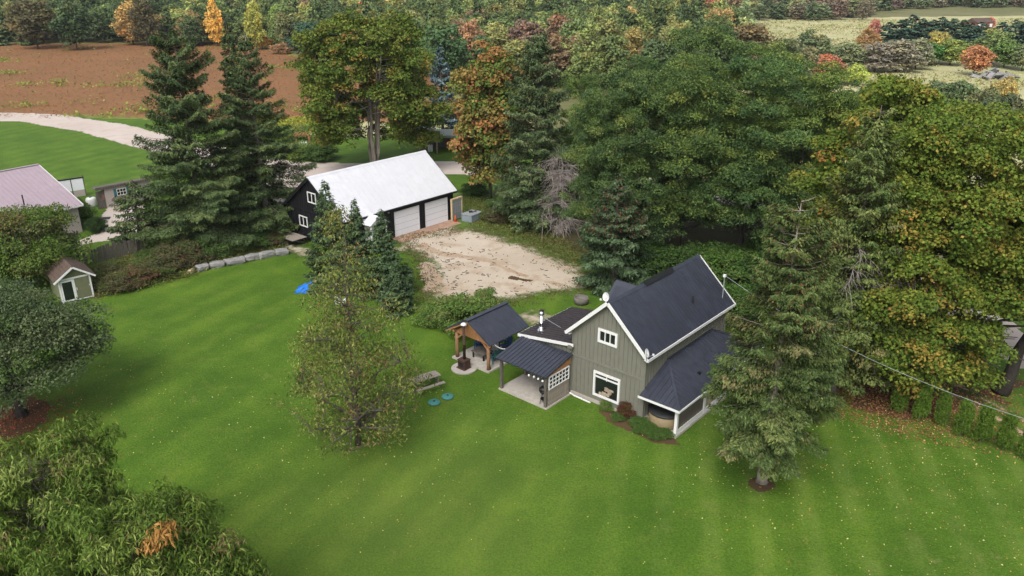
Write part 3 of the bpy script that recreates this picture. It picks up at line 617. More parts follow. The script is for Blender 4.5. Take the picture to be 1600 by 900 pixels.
# ---- bushes
bsh = []
for i, pal in enumerate([P_BSH, [(3, (.075, .085, .032)), (2, (.10, .095, .04)), (2, (.13, .07, .045)), (1, (.09, .13, .03))], [(3, (.05, .10, .02)), (2, (.07, .12, .03)), (1, (.11, .14, .04))], P_GREY]):
    bsh.append(broadleaf(90 + i, 2.4, 4.0, z0=.0, K=70, n=150, cr=.55, flat=.7, pal=pal, ln=.17, wd=.085, rt=.05, multi=4, nl=8, inner=.2, gap=.3, fork=.02, shell=.4, top=.7))
def bush(px, py, h, w, v, lab, group=None, color=(1, 1, 1), name='bush'):
    o = put(name, lab, 'bush', G(px, py), *bsh[v], rz=random.uniform(0, 6), group=group, color=color, sc=(w / 4.0, w / 4.0, h / 2.4)); return o
bush(722, 512, 2.3, 4.6, 0, 'large yellow green bush at the yard edge, directly behind the timber gazebo')
bush(680, 505, 1.5, 3.0, 0, 'low loose bush left of the large bush behind the gazebo')
bush(762, 488, 1.8, 2.4, 0, 'small upright bush right of the large bush behind the gazebo')
hg = 'scrubby bushes of the bank behind the boulder wall'
rb = random.Random(3)
for i, (px, py, h, w, v, lab) in enumerate([(188, 452, 1.3, 3.2, 1, 'brown green bush right beside the little green shed'), (212, 442, 1.4, 4.0, 1, 'second bush right of the little green shed'),
        (242, 430, 1.4, 4.2, 1, 'reddish brown bush in front of the picket fence end'), (272, 418, 2.0, 4.2, 1, 'brown bush under the left tall spruce'),
        (238, 410, 1.2, 3.0, 2, 'green bush against the picket fence under the small bluish spruce'), (300, 408, 1.9, 4.4, 1, 'bush above the tan stones at the left end of the boulder wall'),
        (330, 400, 1.8, 4.5, 2, 'green bush above the second boulder'), (360, 394, 1.8, 4.2, 2, 'green bush above the middle of the boulder wall'), (392, 388, 1.7, 4.0, 2, 'green bush above the right half of the boulder wall'),
        (420, 384, 1.3, 3.2, 1, 'reddish weeds beside the flat trailer'), (345, 372, 2.0, 5.0, 2, 'dark green bush between the two tall spruces'), (172, 430, 1.1, 2.6, 1, 'bush in front of the picket fence behind the shed'), (405, 322, 2.2, 5.0, 2, 'bush at the left rear corner of the black garage'), (265, 392, 1.9, 4.0, 2, 'green bush at the trunk of the left tall spruce')]):
    bush(px, py, h, w, v, lab, hg, color=[(1, 1, 1), (1.1, .95, .9), (.9, 1, .9)][i % 3])
bush(120, 352, 2.6, 3.6, 2, 'round green shrub at the corner of the mauve roofed house', color=(1.3, 1.25, 1.1))
bush(152, 363, 1.5, 2.0, 2, 'dark round clipped shrub at the edge of the neighbouring gravel drive', color=(.5, .55, .6))
bush(742, 305, 1.4, 3.4, 2, 'dark hedge plant behind the grey panel at the garage corner', color=(.6, .65, .6))
bush(775, 345, 1.2, 3.2, 1, 'weedy bush right of the blue grey box')
bush(790, 330, 1.6, 4.0, 2, 'green bush under the orange maple')
bush(465, 245, 2.0, 6.0, 0, 'light green garden bush behind the black garage', color=(1.1, 1.1, 1))
bush(500, 250, 2.0, 5.0, 2, 'dark garden bush left of the multi trunk maple')
bush(455, 222, 2.4, 7.0, 0, 'yellow green bush at the field edge behind the garage', color=(1.2, 1.1, 1))
bush(520, 205, 2.4, 7.0, 0, 'pale yellow bush below the brown field', color=(1.5, 1.25, 1))
bush(1130, 440, 2.6, 6.0, 2, 'bright green bush behind the power mast of the farmhouse', color=(1.2, 1.2, 1))
bush(1142, 500, 2.6, 4.6, 2, 'bright green bush behind the far end of the porch roof', color=(1.1, 1.2, 1))
for i, (px, py, w_) in enumerate([(1015, 425, 6), (1060, 432, 6), (1112, 424, 6), (1180, 450, 7), (1238, 470, 7), (1205, 420, 7), (960, 385, 6), (1290, 500, 7)]):
    bush(px, py, 2.4, w_, 2, ['dark understory bush right of the short spruce with cones', 'dark understory bush behind the farmhouse ridge', 'dark understory bush behind the service mast', 'understory bush between farmhouse and lawn spruce', 'understory bush at the foot of the dead branched spruce', 'deepest understory bush of the grove', 'understory bush behind the short spruce with cones', 'understory bush beside the lawn spruce top'][i], 'dark bushes under the grove', color=(.8, .85, .8))
bush(978, 652, 1.0, 1.1, 1, 'small dark red shrub below the large farmhouse window', color=(1.0, .55, .6))
bush(948, 640, .6, .9, 0, 'tiny pale plant at the left end of the flower bed')
for i, (px, py, w_) in enumerate([(998, 664, 1.2), (1018, 672, 1.1), (1038, 682, 1.1), (1022, 684, .9), (965, 656, .9), (1000, 675, .9)]):
    bush(px, py, .42, w_, 2, ['low green plant below the dark red shrub', 'low plant in the middle of the flower bed', 'low plant at the porch end of the flower bed', 'low plant on the lawn edge of the flower bed', 'low plant between the two left shrubs of the flower bed', 'small plant nearest the lawn in the flower bed'][i], 'low plants of the flower bed', color=(1.1, 1.15, 1), name='garden_plant')
for i, (px, py) in enumerate([(958, 648), (984, 666), (1010, 680), (1046, 692), (970, 668)]):
    pass

# ------------------------------------------------------------------ far trees and shrubs
def farmeshes():
    out = {}
    out['round'] = [broadleaf(100 + i, 11, 8.5, z0=.1, K=62, n=70, cr=1.5, flat=.7, pal=P_GREY, ln=.62, wd=.46, rt=.2, nl=5, inner=.35, gap=1.2, coh=.8, twigs=False) for i in range(4)]
    out['loose'] = [broadleaf(110 + i, 11, 7, z0=.05, K=60, n=50, cr=1.15, flat=.9, pal=P_GREY, ln=.60, wd=.34, rt=.16, nl=8, inner=.3, gap=1.0, shell=.3, twigs=True, prof=lambda t: max(.05, math.sin(math.pi * (t * .7 + .25)))) for i in range(2)]
    out['conifer'] = [spruce(120 + i, 12, 5.6, z0=.03, dens=1.3, pal=P_GREY, ln=.62, wd=.28, gapw=.7, nb=8, taper=.8, droop=.2) for i in range(2)]
    out['shrub'] = [broadleaf(130 + i, 4, 6, z0=0, K=46, n=50, cr=.95, flat=.7, pal=P_GREY, ln=.42, wd=.28, rt=.08, nl=5, inner=.3, gap=.5, twigs=False, multi=2) for i in range(2)]
    return out
FM = farmeshes(); base_h = {'round': 11, 'loose': 11, 'conifer': 12, 'shrub': 4}; base_w = {'round': 8.5, 'loose': 7, 'conifer': 5, 'shrub': 6}
taken = []
def far(kind, x, y, h, w, color, lab, group=None, name=None, cat=None):
    if group is None or not group.startswith('trees '): color = tuple((c * .85 + sum(color) / 3 * .15) * 1.75 for c in color)
    v = random.randrange(len(FM[kind])); m = FM[kind][v]; taken.append((x, y, w / 2))
    nm = name or {'round': 'broadleaf_tree', 'loose': 'broadleaf_tree', 'conifer': 'conifer_tree', 'shrub': 'shrub'}[kind]
    return put(nm, lab, cat or ('shrub' if kind == 'shrub' else 'tree'), (x, y, 0), m[0], m[1], random.uniform(0, 6.28), group, color, (w / base_w[kind], w / base_w[kind], h / base_h[kind]))
def farpx(kind, bx, by, ty, wpx, color, lab, group=None, name=None, cat=None):
    x, y = G(bx, by); h = top_z(bx, by, ty); w = wpx * depth(x, y) / F * (1.12 if kind != 'shrub' else 1.1)
    return far(kind, x, y, h, w, color, lab, group, name, cat)
dg, mg, yg, ol = (.042, .066, .022), (.072, .102, .028), (.17, .20, .035), (.125, .130, .036)
# accents of the wood behind the brown field
farpx('loose', 340, 72, -6, 26, (.42, .25, .035), 'bright yellow tree at the wood edge above the two tall dark spruces')
farpx('loose', 402, 78, -4, 30, (.24, .24, .035), 'lime yellow tree at the wood edge left of the round dark evergreen')
farpx('loose', 435, 72, 2, 22, (.15, .22, .035), 'slim lime green tree right of the lime yellow tree')
farpx('shrub', 412, 76, 52, 30, (.38, .20, .035), 'low golden bush at the field edge between the yellow trees')
farpx('round', 488, 94, 30, 50, (.030, .070, .040), 'round dark blue green evergreen at the right corner of the brown field')
farpx('round', 452, 80, 20, 34, (.10, .11, .04), 'olive tree left of the round dark evergreen')
farpx('loose', 230, 72, -8, 40, (.065, .055, .024), 'brown orange tree at the wood edge above the field')
farpx('round', 120, 78, 5, 50, (.035, .06, .02), 'dark green tree at the wood edge in the upper left')
farpx('round', 60, 76, -5, 60, (.07, .062, .024), 'brown green tree at the upper left corner of the wood')
farpx('shrub', 440, 84, 66, 30, (.18, .10, .045), 'rusty low bush at the edge of the brown field')
farpx('shrub', 390, 72, 50, 34, (.11, .12, .05), 'olive shrub between golden bush and the spruce tops')
farpx('round', 700, 128, 32, 60, (.045, .09, .03), 'dense green tree between the big maple and the orange maple')
farpx('round', 672, 118, 52, 40, (.07, .13, .035), 'fresh green tree right behind the big maple crown')
farpx('loose', 738, 120, 24, 44, (.24, .125, .06), 'pinkish orange tree above the blue spruce')
farpx('round', 752, 122, 50, 34, (.06, .11, .04), 'green tree above the blue spruce tip')
farpx('round', 820, 118, 30, 58, (.135, .085, .060), 'dull purple brown tree behind the tall shaggy spruce')
farpx('round', 872, 112, 22, 56, (.14, .09, .055), 'rust brown tree right of the tall shaggy spruce top')
farpx('round', 962, 130, 62, 58, (.16, .12, .03), 'golden green tree left of the grove top')
farpx('round', 932, 128, 74, 36, (.15, .09, .05), 'small rusty tree beside the golden green tree')
farpx('round', 912, 150, 80, 50, (.09, .12, .03), 'green tree with brown edge left of the grove')
farpx('loose', 985, 120, 40, 50, (.17, .13, .035), 'yellow brown tree behind the left shoulder of the grove')
farpx('round', 1165, 112, 38, 76, (.115, .085, .035), 'brown green tree behind the right shoulder of the highest grove crown')
farpx('round', 1222, 120, 60, 44, (.075, .095, .035), 'olive tree right of the brown green tree behind the grove')
farpx('loose', 1258, 125, 68, 40, (.13, .125, .055), 'pale olive feathery tree at the edge of the light meadow')
farpx('round', 1293, 132, 84, 42, (.25, .095, .05), 'red orange tree behind the right end of the grove')
farpx('shrub', 1334, 134, 98, 38, (.22, .26, .035), 'lime yellow shrub right of the red orange tree')
farpx('loose', 1320, 112, 62, 60, (.12, .14, .06), 'soft grey green tree above the red orange tree')
farpx('loose', 1366, 112, 62, 60, (.15, .13, .095), 'left grey brown willow clump at the meadow edge')
farpx('loose', 1400, 112, 58, 64, (.16, .145, .095), 'middle grey brown willow clump at the meadow edge')
farpx('loose', 1430, 108, 56, 46, (.15, .155, .085), 'right grey green willow clump at the meadow edge')
farpx('loose', 1362, 74, 26, 22, (.28, .09, .07), 'pinkish red tree top left of the dark conifer row')
farpx('loose', 1352, 82, 42, 34, (.22, .13, .04), 'orange yellow tree left of the dark conifer row')
for i, (x_, b_, t_) in enumerate([(1384, 80, 40), (1402, 78, 36), (1418, 78, 28), (1434, 80, 34), (1450, 78, 36), (1464, 78, 32), (1482, 78, 34), (1498, 82, 36), (1512, 84, 42), (1526, 78, 40), (1560, 72, 40), (1580, 76, 36), (1598, 80, 38)]):
    farpx('conifer', x_, b_, t_ - 7, 44, (.026, .055, .036), 'dark conifer of the planted row at the right horizon meadow', 'planted row of dark conifers')
farpx('round', 1462, 98, 46, 34, (.24, .20, .04), 'golden tree in front of the dark conifer row')
farpx('round', 1448, 102, 66, 44, (.05, .13, .025), 'bright green tree below the golden tree')
farpx('round', 1484, 102, 60, 40, (.15, .19, .035), 'yellow green tree between golden tree and orange tree')
farpx('round', 1521, 118, 68, 38, (.29, .125, .045), 'round bright orange tree standing alone on the meadow')
farpx('round', 1548, 100, 44, 50, (.11, .15, .04), 'green tree behind the orange tree')
farpx('round', 1568, 106, 62, 42, (.09, .15, .03), 'leafy green tree above the rubble heap')
farpx('round', 1596, 110, 68, 36, (.10, .13, .05), 'green tree at the right edge above the rubble heap')
farpx('loose', 1546, 45, 26, 14, (.34, .08, .06), 'small red tree beside the distant red walled house')
# shrub belt below the meadow
for i, (x_, b_, t_, w_, c_, lab) in enumerate([
    (1360, 158, 126, 44, (.06, .11, .03), 'green shrub at the left end of the shrub belt'), (1392, 160, 126, 50, (.08, .12, .035), 'second shrub of the belt below the willows'),
    (1425, 166, 130, 52, (.10, .13, .04), 'olive shrub of the belt, wider than its neighbours'), (1462, 168, 126, 62, (.07, .10, .04), 'grey green shrub of the belt below the golden tree'),
    (1498, 172, 126, 60, (.065, .10, .035), 'dark green shrub of the belt left of the yellow one'), (1562, 166, 120, 46, (.25, .19, .05), 'yellow shrub of the belt under the rubble heap'),
    (1535, 182, 134, 56, (.10, .11, .04), 'olive shrub in front of the yellow one'), (1560, 196, 146, 56, (.055, .075, .032), 'dark shrub at the right of the belt'),
    (1590, 200, 150, 50, (.08, .085, .035), 'brown green shrub touching the right edge'), (1545, 196, 166, 50, (.10, .065, .055), 'purple brown thicket below the dark shrub'),
    (1590, 204, 176, 46, (.115, .06, .05), 'reddish thicket at the right edge'), (1340, 190, 150, 60, (.07, .09, .035), 'shrub between grove and yellowing maple'),
    (1445, 184, 156, 50, (.11, .11, .05), 'pale shrub above the big maple crown'), (1500, 192, 160, 46, (.12, .10, .06), 'twiggy shrub right of the pale shrub')]):
    farpx('shrub', x_, b_, t_, w_, c_, lab, 'shrub belt below the dry meadow')

# the wood: individuals nearest, the rest joined
def inpoly(p, poly):
    c = False
    for i in range(len(poly)):
        (x1, y1), (x2, y2) = poly[i - 1], poly[i]
        if (y1 > p[1]) != (y2 > p[1]) and p[0] < (x2 - x1) * (p[1] - y1) / (y2 - y1) + x1: c = not c
    return c
def toPX(x, y, z=0):
    z -= CH; c, s = math.cos(TILT), math.sin(TILT); d = y * c - z * s; v = -(y * s + z * c); return 800 + F * x / d, 450 + F * v / d
wood = [(-120, 72), (200, 70), (440, 78), (520, 100), (640, 118), (720, 126), (800, 140), (900, 150), (1100, 130), (1150, 112), (1165, 62), (1135, 40), (1135, -40), (-120, -40)]
wood2 = [(1135, 34), (1200, 32), (1345, 33), (1375, 17), (1500, 12), (1720, 15), (1720, -30), (1135, -30)]
wood3 = [(1150, 100), (1345, 104), (1340, 130), (1170, 150), (1130, 120)]
cl_l = [(7, dg), (2.4, mg), (1.2, ol), (.5, (.14, .10, .035)), (.25, (.24, .15, .04))]
cl_c = [(3, dg), (5, mg), (3, ol), (2, (.13, .16, .04)), (.8, (.15, .10, .05)), (.25, (.26, .17, .05)), (.12, (.24, .10, .05))]
cl_r = [(2.5, (.05, .075, .03)), (4, (.085, .11, .045)), (1.6, (.12, .10, .06)), (1.0, (.13, .09, .065)), (1.6, (.14, .16, .06)), (.3, (.26, .14, .05))]
names = {dg: 'dark green', mg: 'mid green', ol: 'olive', (.14, .10, .035): 'brown orange', (.24, .15, .04): 'golden', (.13, .16, .04): 'yellow green', (.15, .10, .05): 'rusty brown', (.26, .17, .05): 'golden yellow', (.24, .10, .05): 'reddish orange',
         (.05, .075, .03): 'dull green', (.085, .11, .045): 'grey green', (.12, .10, .06): 'grey brown', (.13, .09, .065): 'purplish brown', (.14, .16, .06): 'pale green', (.26, .14, .05): 'orange'}
pts = []; rf = random.Random(17); y = 165.0
while y < 720:
    st = 6.4 + y * .0055; x = -y * .74 + rf.uniform(0, st)
    while x < y * .74:
        X_, Y_ = x + rf.uniform(-.35, .35) * st, y + rf.uniform(-.35, .35) * st; px, py = toPX(X_, Y_)
        zone = 'w' if inpoly((px, py), wood) else ('r' if inpoly((px, py), wood2) else ('m' if inpoly((px, py), wood3) else None))
        if zone and not any((X_ - a) ** 2 + (Y_ - b) ** 2 < (c * .75 + 1.6) ** 2 for a, b, c in taken[:70]):
            if not (zone == 'm' and rf.random() < .35): pts.append((X_, Y_, px, py, zone))
        x += st
    y += st * .95
restV, restC, restT = [], [], MB()
nind = 0; counts = 0
def crown_arrays(me):
    n = len(me.vertices); co = np.empty(n * 3, np.float32); me.vertices.foreach_get('co', co); c = np.empty(n * 4, np.float32); me.attributes['tint'].data.foreach_get('color', c)
    return co.reshape(-1, 4, 3), c.reshape(-1, 4, 4)[:, 0, :3]
FA = {k: [crown_arrays(m[0]) for m in v] for k, v in FM.items()}
for (X_, Y_, px, py, zone) in pts:
    pal = cl_r if zone == 'r' or px > 1150 else (cl_l if px < 300 + rf.uniform(-60, 120) else cl_c)
    nz = float(vnoise(np.array([X_]), np.array([Y_]), 30., 5)[0]); col = rf.choices([p[1] for p in pal], [p[0] for p in pal])[0]
    kind = rf.choices(['round', 'loose', 'conifer', 'shrub'], [5, 4, 1.8 + 3 * max(0, nz), 0 if zone != 'm' else 4])[0]
    if kind == 'conifer': col = dg if px < 1150 else (.05, .075, .03)
    h = rf.uniform(8.5, 13) + nz * 3; w = rf.uniform(7.0, 9.8)
    if kind == 'conifer': h *= 1.15; w = 5.4
    if zone == 'm': h *= .72; w *= .85
    if zone == 'r': h *= .8
    if kind == 'shrub': h = rf.uniform(2.5, 4.5); w = rf.uniform(5, 8)
    br = rf.uniform(.8, 1.25); gm_ = sum(col) / 3; colj = tuple((c * .82 + gm_ * .18) * br * 1.9 for c in col)
    if nind < 235 and kind != 'shrub' or (kind == 'shrub' and nind < 235):
        where = 'in the left part of the wood behind the brown field' if px < 480 else ('in the middle of the wood behind the maples' if px < 900 else ('in the wood behind the dark grove' if px < 1150 else 'at the far side of the light meadow'))
        nk = {'round': 'round crowned tree', 'loose': 'open crowned tree', 'conifer': 'pointed conifer', 'shrub': 'low shrub'}[kind]
        far(kind, X_, Y_, h, w, colj, names[col] + ' ' + nk + ' ' + where, 'trees ' + where); nind += 1
    else:
        V_, c_ = FA[kind][rf.randrange(len(FA[kind]))]; step = 3 if Y_ < 420 else 5; s0 = rf.randrange(step); V_ = V_[s0::step]; c_ = c_[s0::step]
        cen = V_.mean(1, keepdims=True); V_ = cen + (V_ - cen) * (1.6 if step == 3 else 2.1)
        a = rf.uniform(0, 6.28); ca, sa = math.cos(a), math.sin(a); sx = w / base_w[kind]; sz = h / base_h[kind]
        Q = np.empty_like(V_); Q[..., 0] = (V_[..., 0] * ca - V_[..., 1] * sa) * sx + X_; Q[..., 1] = (V_[..., 0] * sa + V_[..., 1] * ca) * sx + Y_; Q[..., 2] = V_[..., 2] * sz
        restV.append(Q); restC.append(c_ * np.array(colj)); restT.tube([(X_, Y_, 0), (X_, Y_, h * .6)], [.25, .1], 3, cap=False)
print('wood', len(pts), 'individual', nind, 'rest quads', sum(len(v) for v in restV))
o = bpy.data.objects.new('distant_woodland', leafmesh('distant_woodland', np.concatenate(restV), np.concatenate(restC), M['leaf'])); COL.objects.link(o)
tag(o, 'mass of far autumn woodland at the top of the picture', 'woodland', kind='stuff')
o = restT.build('distant_trunks', M['bark']); tag(o, 'trunks of the far autumn woodland', 'woodland', kind='stuff')

# ------------------------------------------------------------------ small ground vegetation
def scatter(name, lab, cat, n, poly, fn, pal, z=.03, ln=.08, wd=.06, flatn=1., seed=0, clus=0, h=.05, mat='leaf'):
    r = np.random.RandomState(seed); poly = np.array(poly); lo, hi = poly.min(0), poly.max(0)
    X = lo[0] + r.rand(n * 6) * (hi[0] - lo[0]); Y = lo[1] + r.rand(n * 6) * (hi[1] - lo[1])
    k = (sdist(poly, X, Y) > 0) & (r.rand(len(X)) < fn(X, Y)); X, Y = X[k][:n], Y[k][:n]; m = len(X)
    if clus:
        X = np.repeat(X, clus) + r.normal(size=m * clus) * h * 1.2; Y = np.repeat(Y, clus) + r.normal(size=m * clus) * h * 1.2; m *= clus
    Z = z + r.rand(m) * h; Nn = np.array([0, 0, 1.]) * flatn + r.normal(size=(m, 3)) * .5; T = np.cross(Nn, unit(r.normal(size=(m, 3)))); s = .6 + .8 * r.rand(m)
    V = cards(np.stack([X, Y, Z], 1), T, Nn, ln * s, wd * s); o = bpy.data.objects.new(name, leafmesh(name, V, pick(pal, m, r), M[mat])); COL.objects.link(o)
    return tag(o, lab, cat, kind='stuff')
def near(pxs, R_):
    pp = [G(*p) for p in pxs]
    return lambda X, Y: np.clip(sum(np.exp(-((X - a) ** 2 + (Y - b) ** 2) / (2 * r_ * r_)) * w_ for (a, b), (r_, w_) in zip(pp, R_)), .012, 1)
P_FALL = [(4, (.42, .36, .10)), (3, (.50, .45, .22)), (1.5, (.36, .20, .06)), (1, (.22, .10, .04))]
scatter('fallen_leaves', 'pale yellow fallen leaves scattered over the lawn', 'leaves', 15000, lawn_poly[:4] + [(30, 74), (-8, 80), (-60, 70), (-70, 30)],
        near([(90, 650), (1400, 680), (560, 700), (1190, 760), (250, 780), (900, 720), (1500, 760)], [(5, .5), (6, .8), (4, .3), (3, .4), (6, .10), (8, .06), (6, .25)]), P_FALL, .035, .075, .055, 1.2, 5)
scatter('fallen_leaves', 'brown leaf litter under the big maple and the spruce', 'leaves', 9000, PX([(1270, 590), (1300, 650), (1420, 690), (1600, 720), (1640, 600), (1500, 540), (1380, 560)]),
        near([(1380, 620), (1480, 640), (1560, 620)], [(3, .8), (2.2, .35), (1.5, .12)]), [(3, (.20, .09, .045)), (2, (.28, .15, .06)), (1, (.36, .25, .09))], .03, .10, .08, 1.2, 6)
scatter('fallen_leaves', 'rust red leaf litter under the apple tree', 'leaves', 2600, PX([(-60, 600), (200, 600), (200, 720), (-60, 760)]),
        near([(30, 660)], [(1.8, .9)]), [(3, (.18, .045, .025)), (1, (.25, .12, .05))], .03, .10, .08, 1.2, 7)
tuft = lambda X, Y: np.full(X.shape, 1.)
P_WEED = [(3, (.11, .13, .03)), (2, (.17, .19, .05)), (2, (.07, .10, .02)), (1, (.15, .09, .04))]
scatter('weeds', 'weeds along the bank by the boulder wall', 'weeds', 3200, PX([(150, 468), (300, 432), (310, 420), (445, 396), (440, 372), (330, 385), (210, 400), (150, 425)]), tuft, P_WEED, .05, .22, .08, .3, 8, 6, .35)
scatter('weeds', 'rough weeds between the sandy yard and the grove', 'weeds', 2500, PX([(720, 310), (790, 310), (870, 368), (925, 402), (900, 412), (850, 390), (780, 366), (735, 352)]), tuft, P_WEED, .03, .18, .07, .4, 9, 5, .2)
scatter('weeds', 'yellow green weeds in the brown field', 'weeds', 2600, PX([(-80, 75), (300, 73), (430, 80), (560, 115), (690, 130), (700, 180), (440, 190), (-80, 182)]),
        lambda X, Y: np.clip((vnoise(X, Y, 14., 8) + .6 * vnoise(X, Y, 5., 2) - .30) * 3, .006, 1), [(3, (.19, .24, .04)), (2, (.26, .29, .06)), (1, (.12, .17, .03))], .2, .5, .3, .6, 10, 5, .55)
scatter('field_crop', 'rusty ripening crop rows of the brown field', 'crop', 26000, PX([(-80, 75), (300, 73), (430, 80), (560, 108), (700, 122), (710, 185), (440, 190), (-80, 182)]), tuft,
        [(3, (.215, .105, .048)), (3, (.235, .115, .05)), (2, (.185, .09, .04)), (.7, (.16, .15, .05))], .06, .34, .2, 2.2, 11, 1, .3)
scatter('yellow_flowers', 'strip of yellow goldenrod below the brown field', 'flowers', 1500, PX([(400, 192), (530, 190), (560, 204), (400, 208)]), tuft, [(3, (.30, .30, .04)), (1, (.18, .22, .04))], .3, .5, .25, .5, 12, 5, .5)
scatter('meadow_grass', 'tall dry grass of the meadow', 'grass', 22000, PX([(1100, 34), (1700, 28), (1900, 60), (1900, 300), (1500, 290), (1420, 250), (1330, 215), (1150, 200)]),
        lambda X, Y: np.clip(.35 + 1.5 * vnoise(X, Y, 12., 8), .03, 1), [(3, (.38, .35, .17)), (3, (.30, .31, .12)), (1, (.20, .23, .08)), (1, (.32, .22, .13))], .1, .7, .4, .7, 13, 1, .3)
scatter('tufts', 'grass tufts creeping over the edges of the sandy yard', 'grass', 1500, PX([(600, 370), (700, 352), (800, 360), (920, 405), (930, 470), (800, 485), (650, 480)]),
        lambda X, Y: np.clip(.9 - .6 * np.abs(sdist(np.array(PX([(628, 372), (740, 358), (850, 392), (935, 440), (850, 462), (770, 478), (660, 470), (655, 400)])), X, Y)), .0, 1), [(2, (.09, .13, .03)), (2, (.16, .13, .06)), (1, (.15, .08, .035))], .02, .14, .05, .5, 14, 6, .1)

# ------------------------------------------------------------------ buildings
def roof_panel(parent, poly, up, mat, spacing=.3, thick=.07, rib=(.03, .025), name='roof', rname='roof_rib', ribmat=None):
    """sheet metal roof plane: convex 3d polygon, 'up' = up-slope direction; raised seams clipped to its outline"""
    P_ = [Vector(p) for p in poly]; u = Vector(up).normalized(); nrm = (P_[1] - P_[0]).cross(P_[2] - P_[0]).normalized()
    if nrm.z < 0: nrm = -nrm; P_ = P_[::-1]
    u = (u - nrm * u.dot(nrm)).normalized(); e = nrm.cross(u).normalized()
    mb = MB(); mb.prism([p - nrm * thick for p in P_], nrm * thick); ro = mb.build(name, mat, parent)
    o = P_[0]; es = [(p - o).dot(e) for p in P_]; lo, hi = min(es), max(es); rb_ = MB(); x = lo + spacing * .5
    while x < hi - .02:
        ys = []
        for i in range(len(P_)):
            a, b = P_[i - 1] - o, P_[i] - o; ax, bx = a.dot(e), b.dot(e)
            if (ax > x) != (bx > x): t = (x - ax) / (bx - ax); ys.append((a + (b - a) * t).dot(u))
        if len(ys) == 2 and abs(ys[0] - ys[1]) > .15:
            y0, y1 = sorted(ys); rb_.beam(o + e * x + u * (y0 + .01) + nrm * rib[1] * .45, o + e * x + u * (y1 - .01) + nrm * rib[1] * .45, rib[0], rib[1], nrm)
        x += spacing
    if rb_.v: rb_.build(rname, ribmat or mat, ro, kind='stuff')
    return ro
def window(parent, axis, c, w, h, y, fr=.1, mull=(1, 0), mat='white', glass='glass', d=1, depth=.05, bars=.05, transom=None, name='window'):
    """axis 'y': in a wall facing -y at y (d=-1) ; axis 'x': wall facing +x (d=1); c = (along, z) centre"""
    a0, z0 = c; f = MB(); gl = MB()
    def bx(mb, s0, s1, z0_, z1_, t0, t1):
        if axis == 'y': mb.box(s0, s1, min(y + d * t0, y + d * t1), max(y + d * t0, y + d * t1), z0_, z1_)
        else: mb.box(min(y + d * t0, y + d * t1), max(y + d * t0, y + d * t1), s0, s1, z0_, z1_)
    x0, x1, zz0, zz1 = a0 - w / 2, a0 + w / 2, z0 - h / 2, z0 + h / 2
    bx(f, x0, x0 + fr, zz0, zz1, 0, depth); bx(f, x1 - fr, x1, zz0, zz1, 0, depth); bx(f, x0 + fr, x1 - fr, zz0, zz0 + fr, 0, depth); bx(f, x0 + fr, x1 - fr, zz1 - fr, zz1, 0, depth)
    for i in range(mull[0]):
        xm = x0 + fr + (w - 2 * fr) * (i + 1) / (mull[0] + 1); bx(f, xm - bars / 2, xm + bars / 2, zz0 + fr, zz1 - fr, .012, depth - .008)
    for i in range(mull[1]):
        zm = zz0 + fr + (h - 2 * fr) * (i + 1) / (mull[1] + 1); bx(f, x0 + fr, x1 - fr, zm - bars / 2, zm + bars / 2, .013, depth - .010)
    if transom: zm = zz0 + h * transom; bx(f, x0 + fr, x1 - fr, zm - bars * .8, zm + bars * .8, .014, depth - .006)
    o = f.build(name, M[mat], parent); bx(gl, x0 + fr * .6, x1 - fr * .6, zz0 + fr * .6, zz1 - fr * .6, -.02, .010)
    gl.build('pane', M[glass], o); return o

HX, HY, HA = 5.209, 39.976, -.716
def Hw(x, y):                                         # house frame -> world
    c, s = math.cos(HA), math.sin(HA); return (HX + x * c - y * s, HY + x * s + y * c)
# ---- farmhouse
hs_ = thing('farmhouse', 'grey board and batten farmhouse with dark metal roofs and white trim', 'house', (HX, HY, 0), HA)
sl = (6.74 - 4.133) / 2.762
w_ = MB(); w_.prism([(-2.46, .3, .0), (2.46, .3, .0), (2.46, .3, 6.66 - sl * 2.46), (0, .3, 6.66), (-2.46, .3, 6.66 - sl * 2.46)], (0, 9.4, 0))
wall = w_.build('wall', M['siding'], hs_)
w_ = MB(); w_.box(-2.50, 2.50, .26, 9.74, 0, .22); w_.build('foundation', M['concrete'], hs_)
bt = MB(); x = -2.42
while x < 2.45:
    top = 6.62 - sl * abs(x); segs = [(.24, top)]
    for (a, b, z0, z1) in ((-.92, .97, .42, 2.24), (-.76, .62, 3.96, 4.93)):
        if a - .03 < x < b + .03:
            ns = []
            for s0, s1 in segs:
                if s0 < z0 < s1: ns.append((s0, z0))
                if s0 < z1 < s1: ns.append((z1, s1))
            segs = ns
    for s0, s1 in segs:
        if s0 < 2.6 < s1: bt.box(x - .02, x + .02, .27, .305, s0, 2.57); bt.box(x - .02, x + .02, .27, .305, 2.71, s1)
        else: bt.box(x - .02, x + .02, .27, .305, s0, s1)
    x += .285
y = .5
while y < 9.7:
    bt.box(2.455, 2.49, y - .02, y + .02, 3.0 if 2.6 < y < 8 else .24, 4.3); bt.box(-2.49, -2.455, y - .02, y + .02, .24, 4.3); y += .285
bt.build('batten', M['siding'], wall, kind='stuff')
bb = MB(); bb.box(-2.47, 2.47, .255, .302, 2.57, 2.71); bb.box(2.458, 2.505, .255, .34, .24, 4.28); bb.box(-2.505, -2.458, .255, .34, .24, 4.28); bb.build('trim_board', M['siding'], hs_)
mr = roof_panel(hs_, [(0, 0, 6.74), (2.762, 0, 4.133), (2.762, 10.011, 4.133), (0, 10.011, 6.74)], (-1, 0, sl), M['roof_blue'], .3, rib=(.025, .022))
roof_panel(hs_, [(0, 0, 6.74), (0, 10.011, 6.74), (-2.762, 10.011, 4.133), (-2.762, 0, 4.133)], (1, 0, sl), M['roof_blue'], .3, rib=(.025, .022))
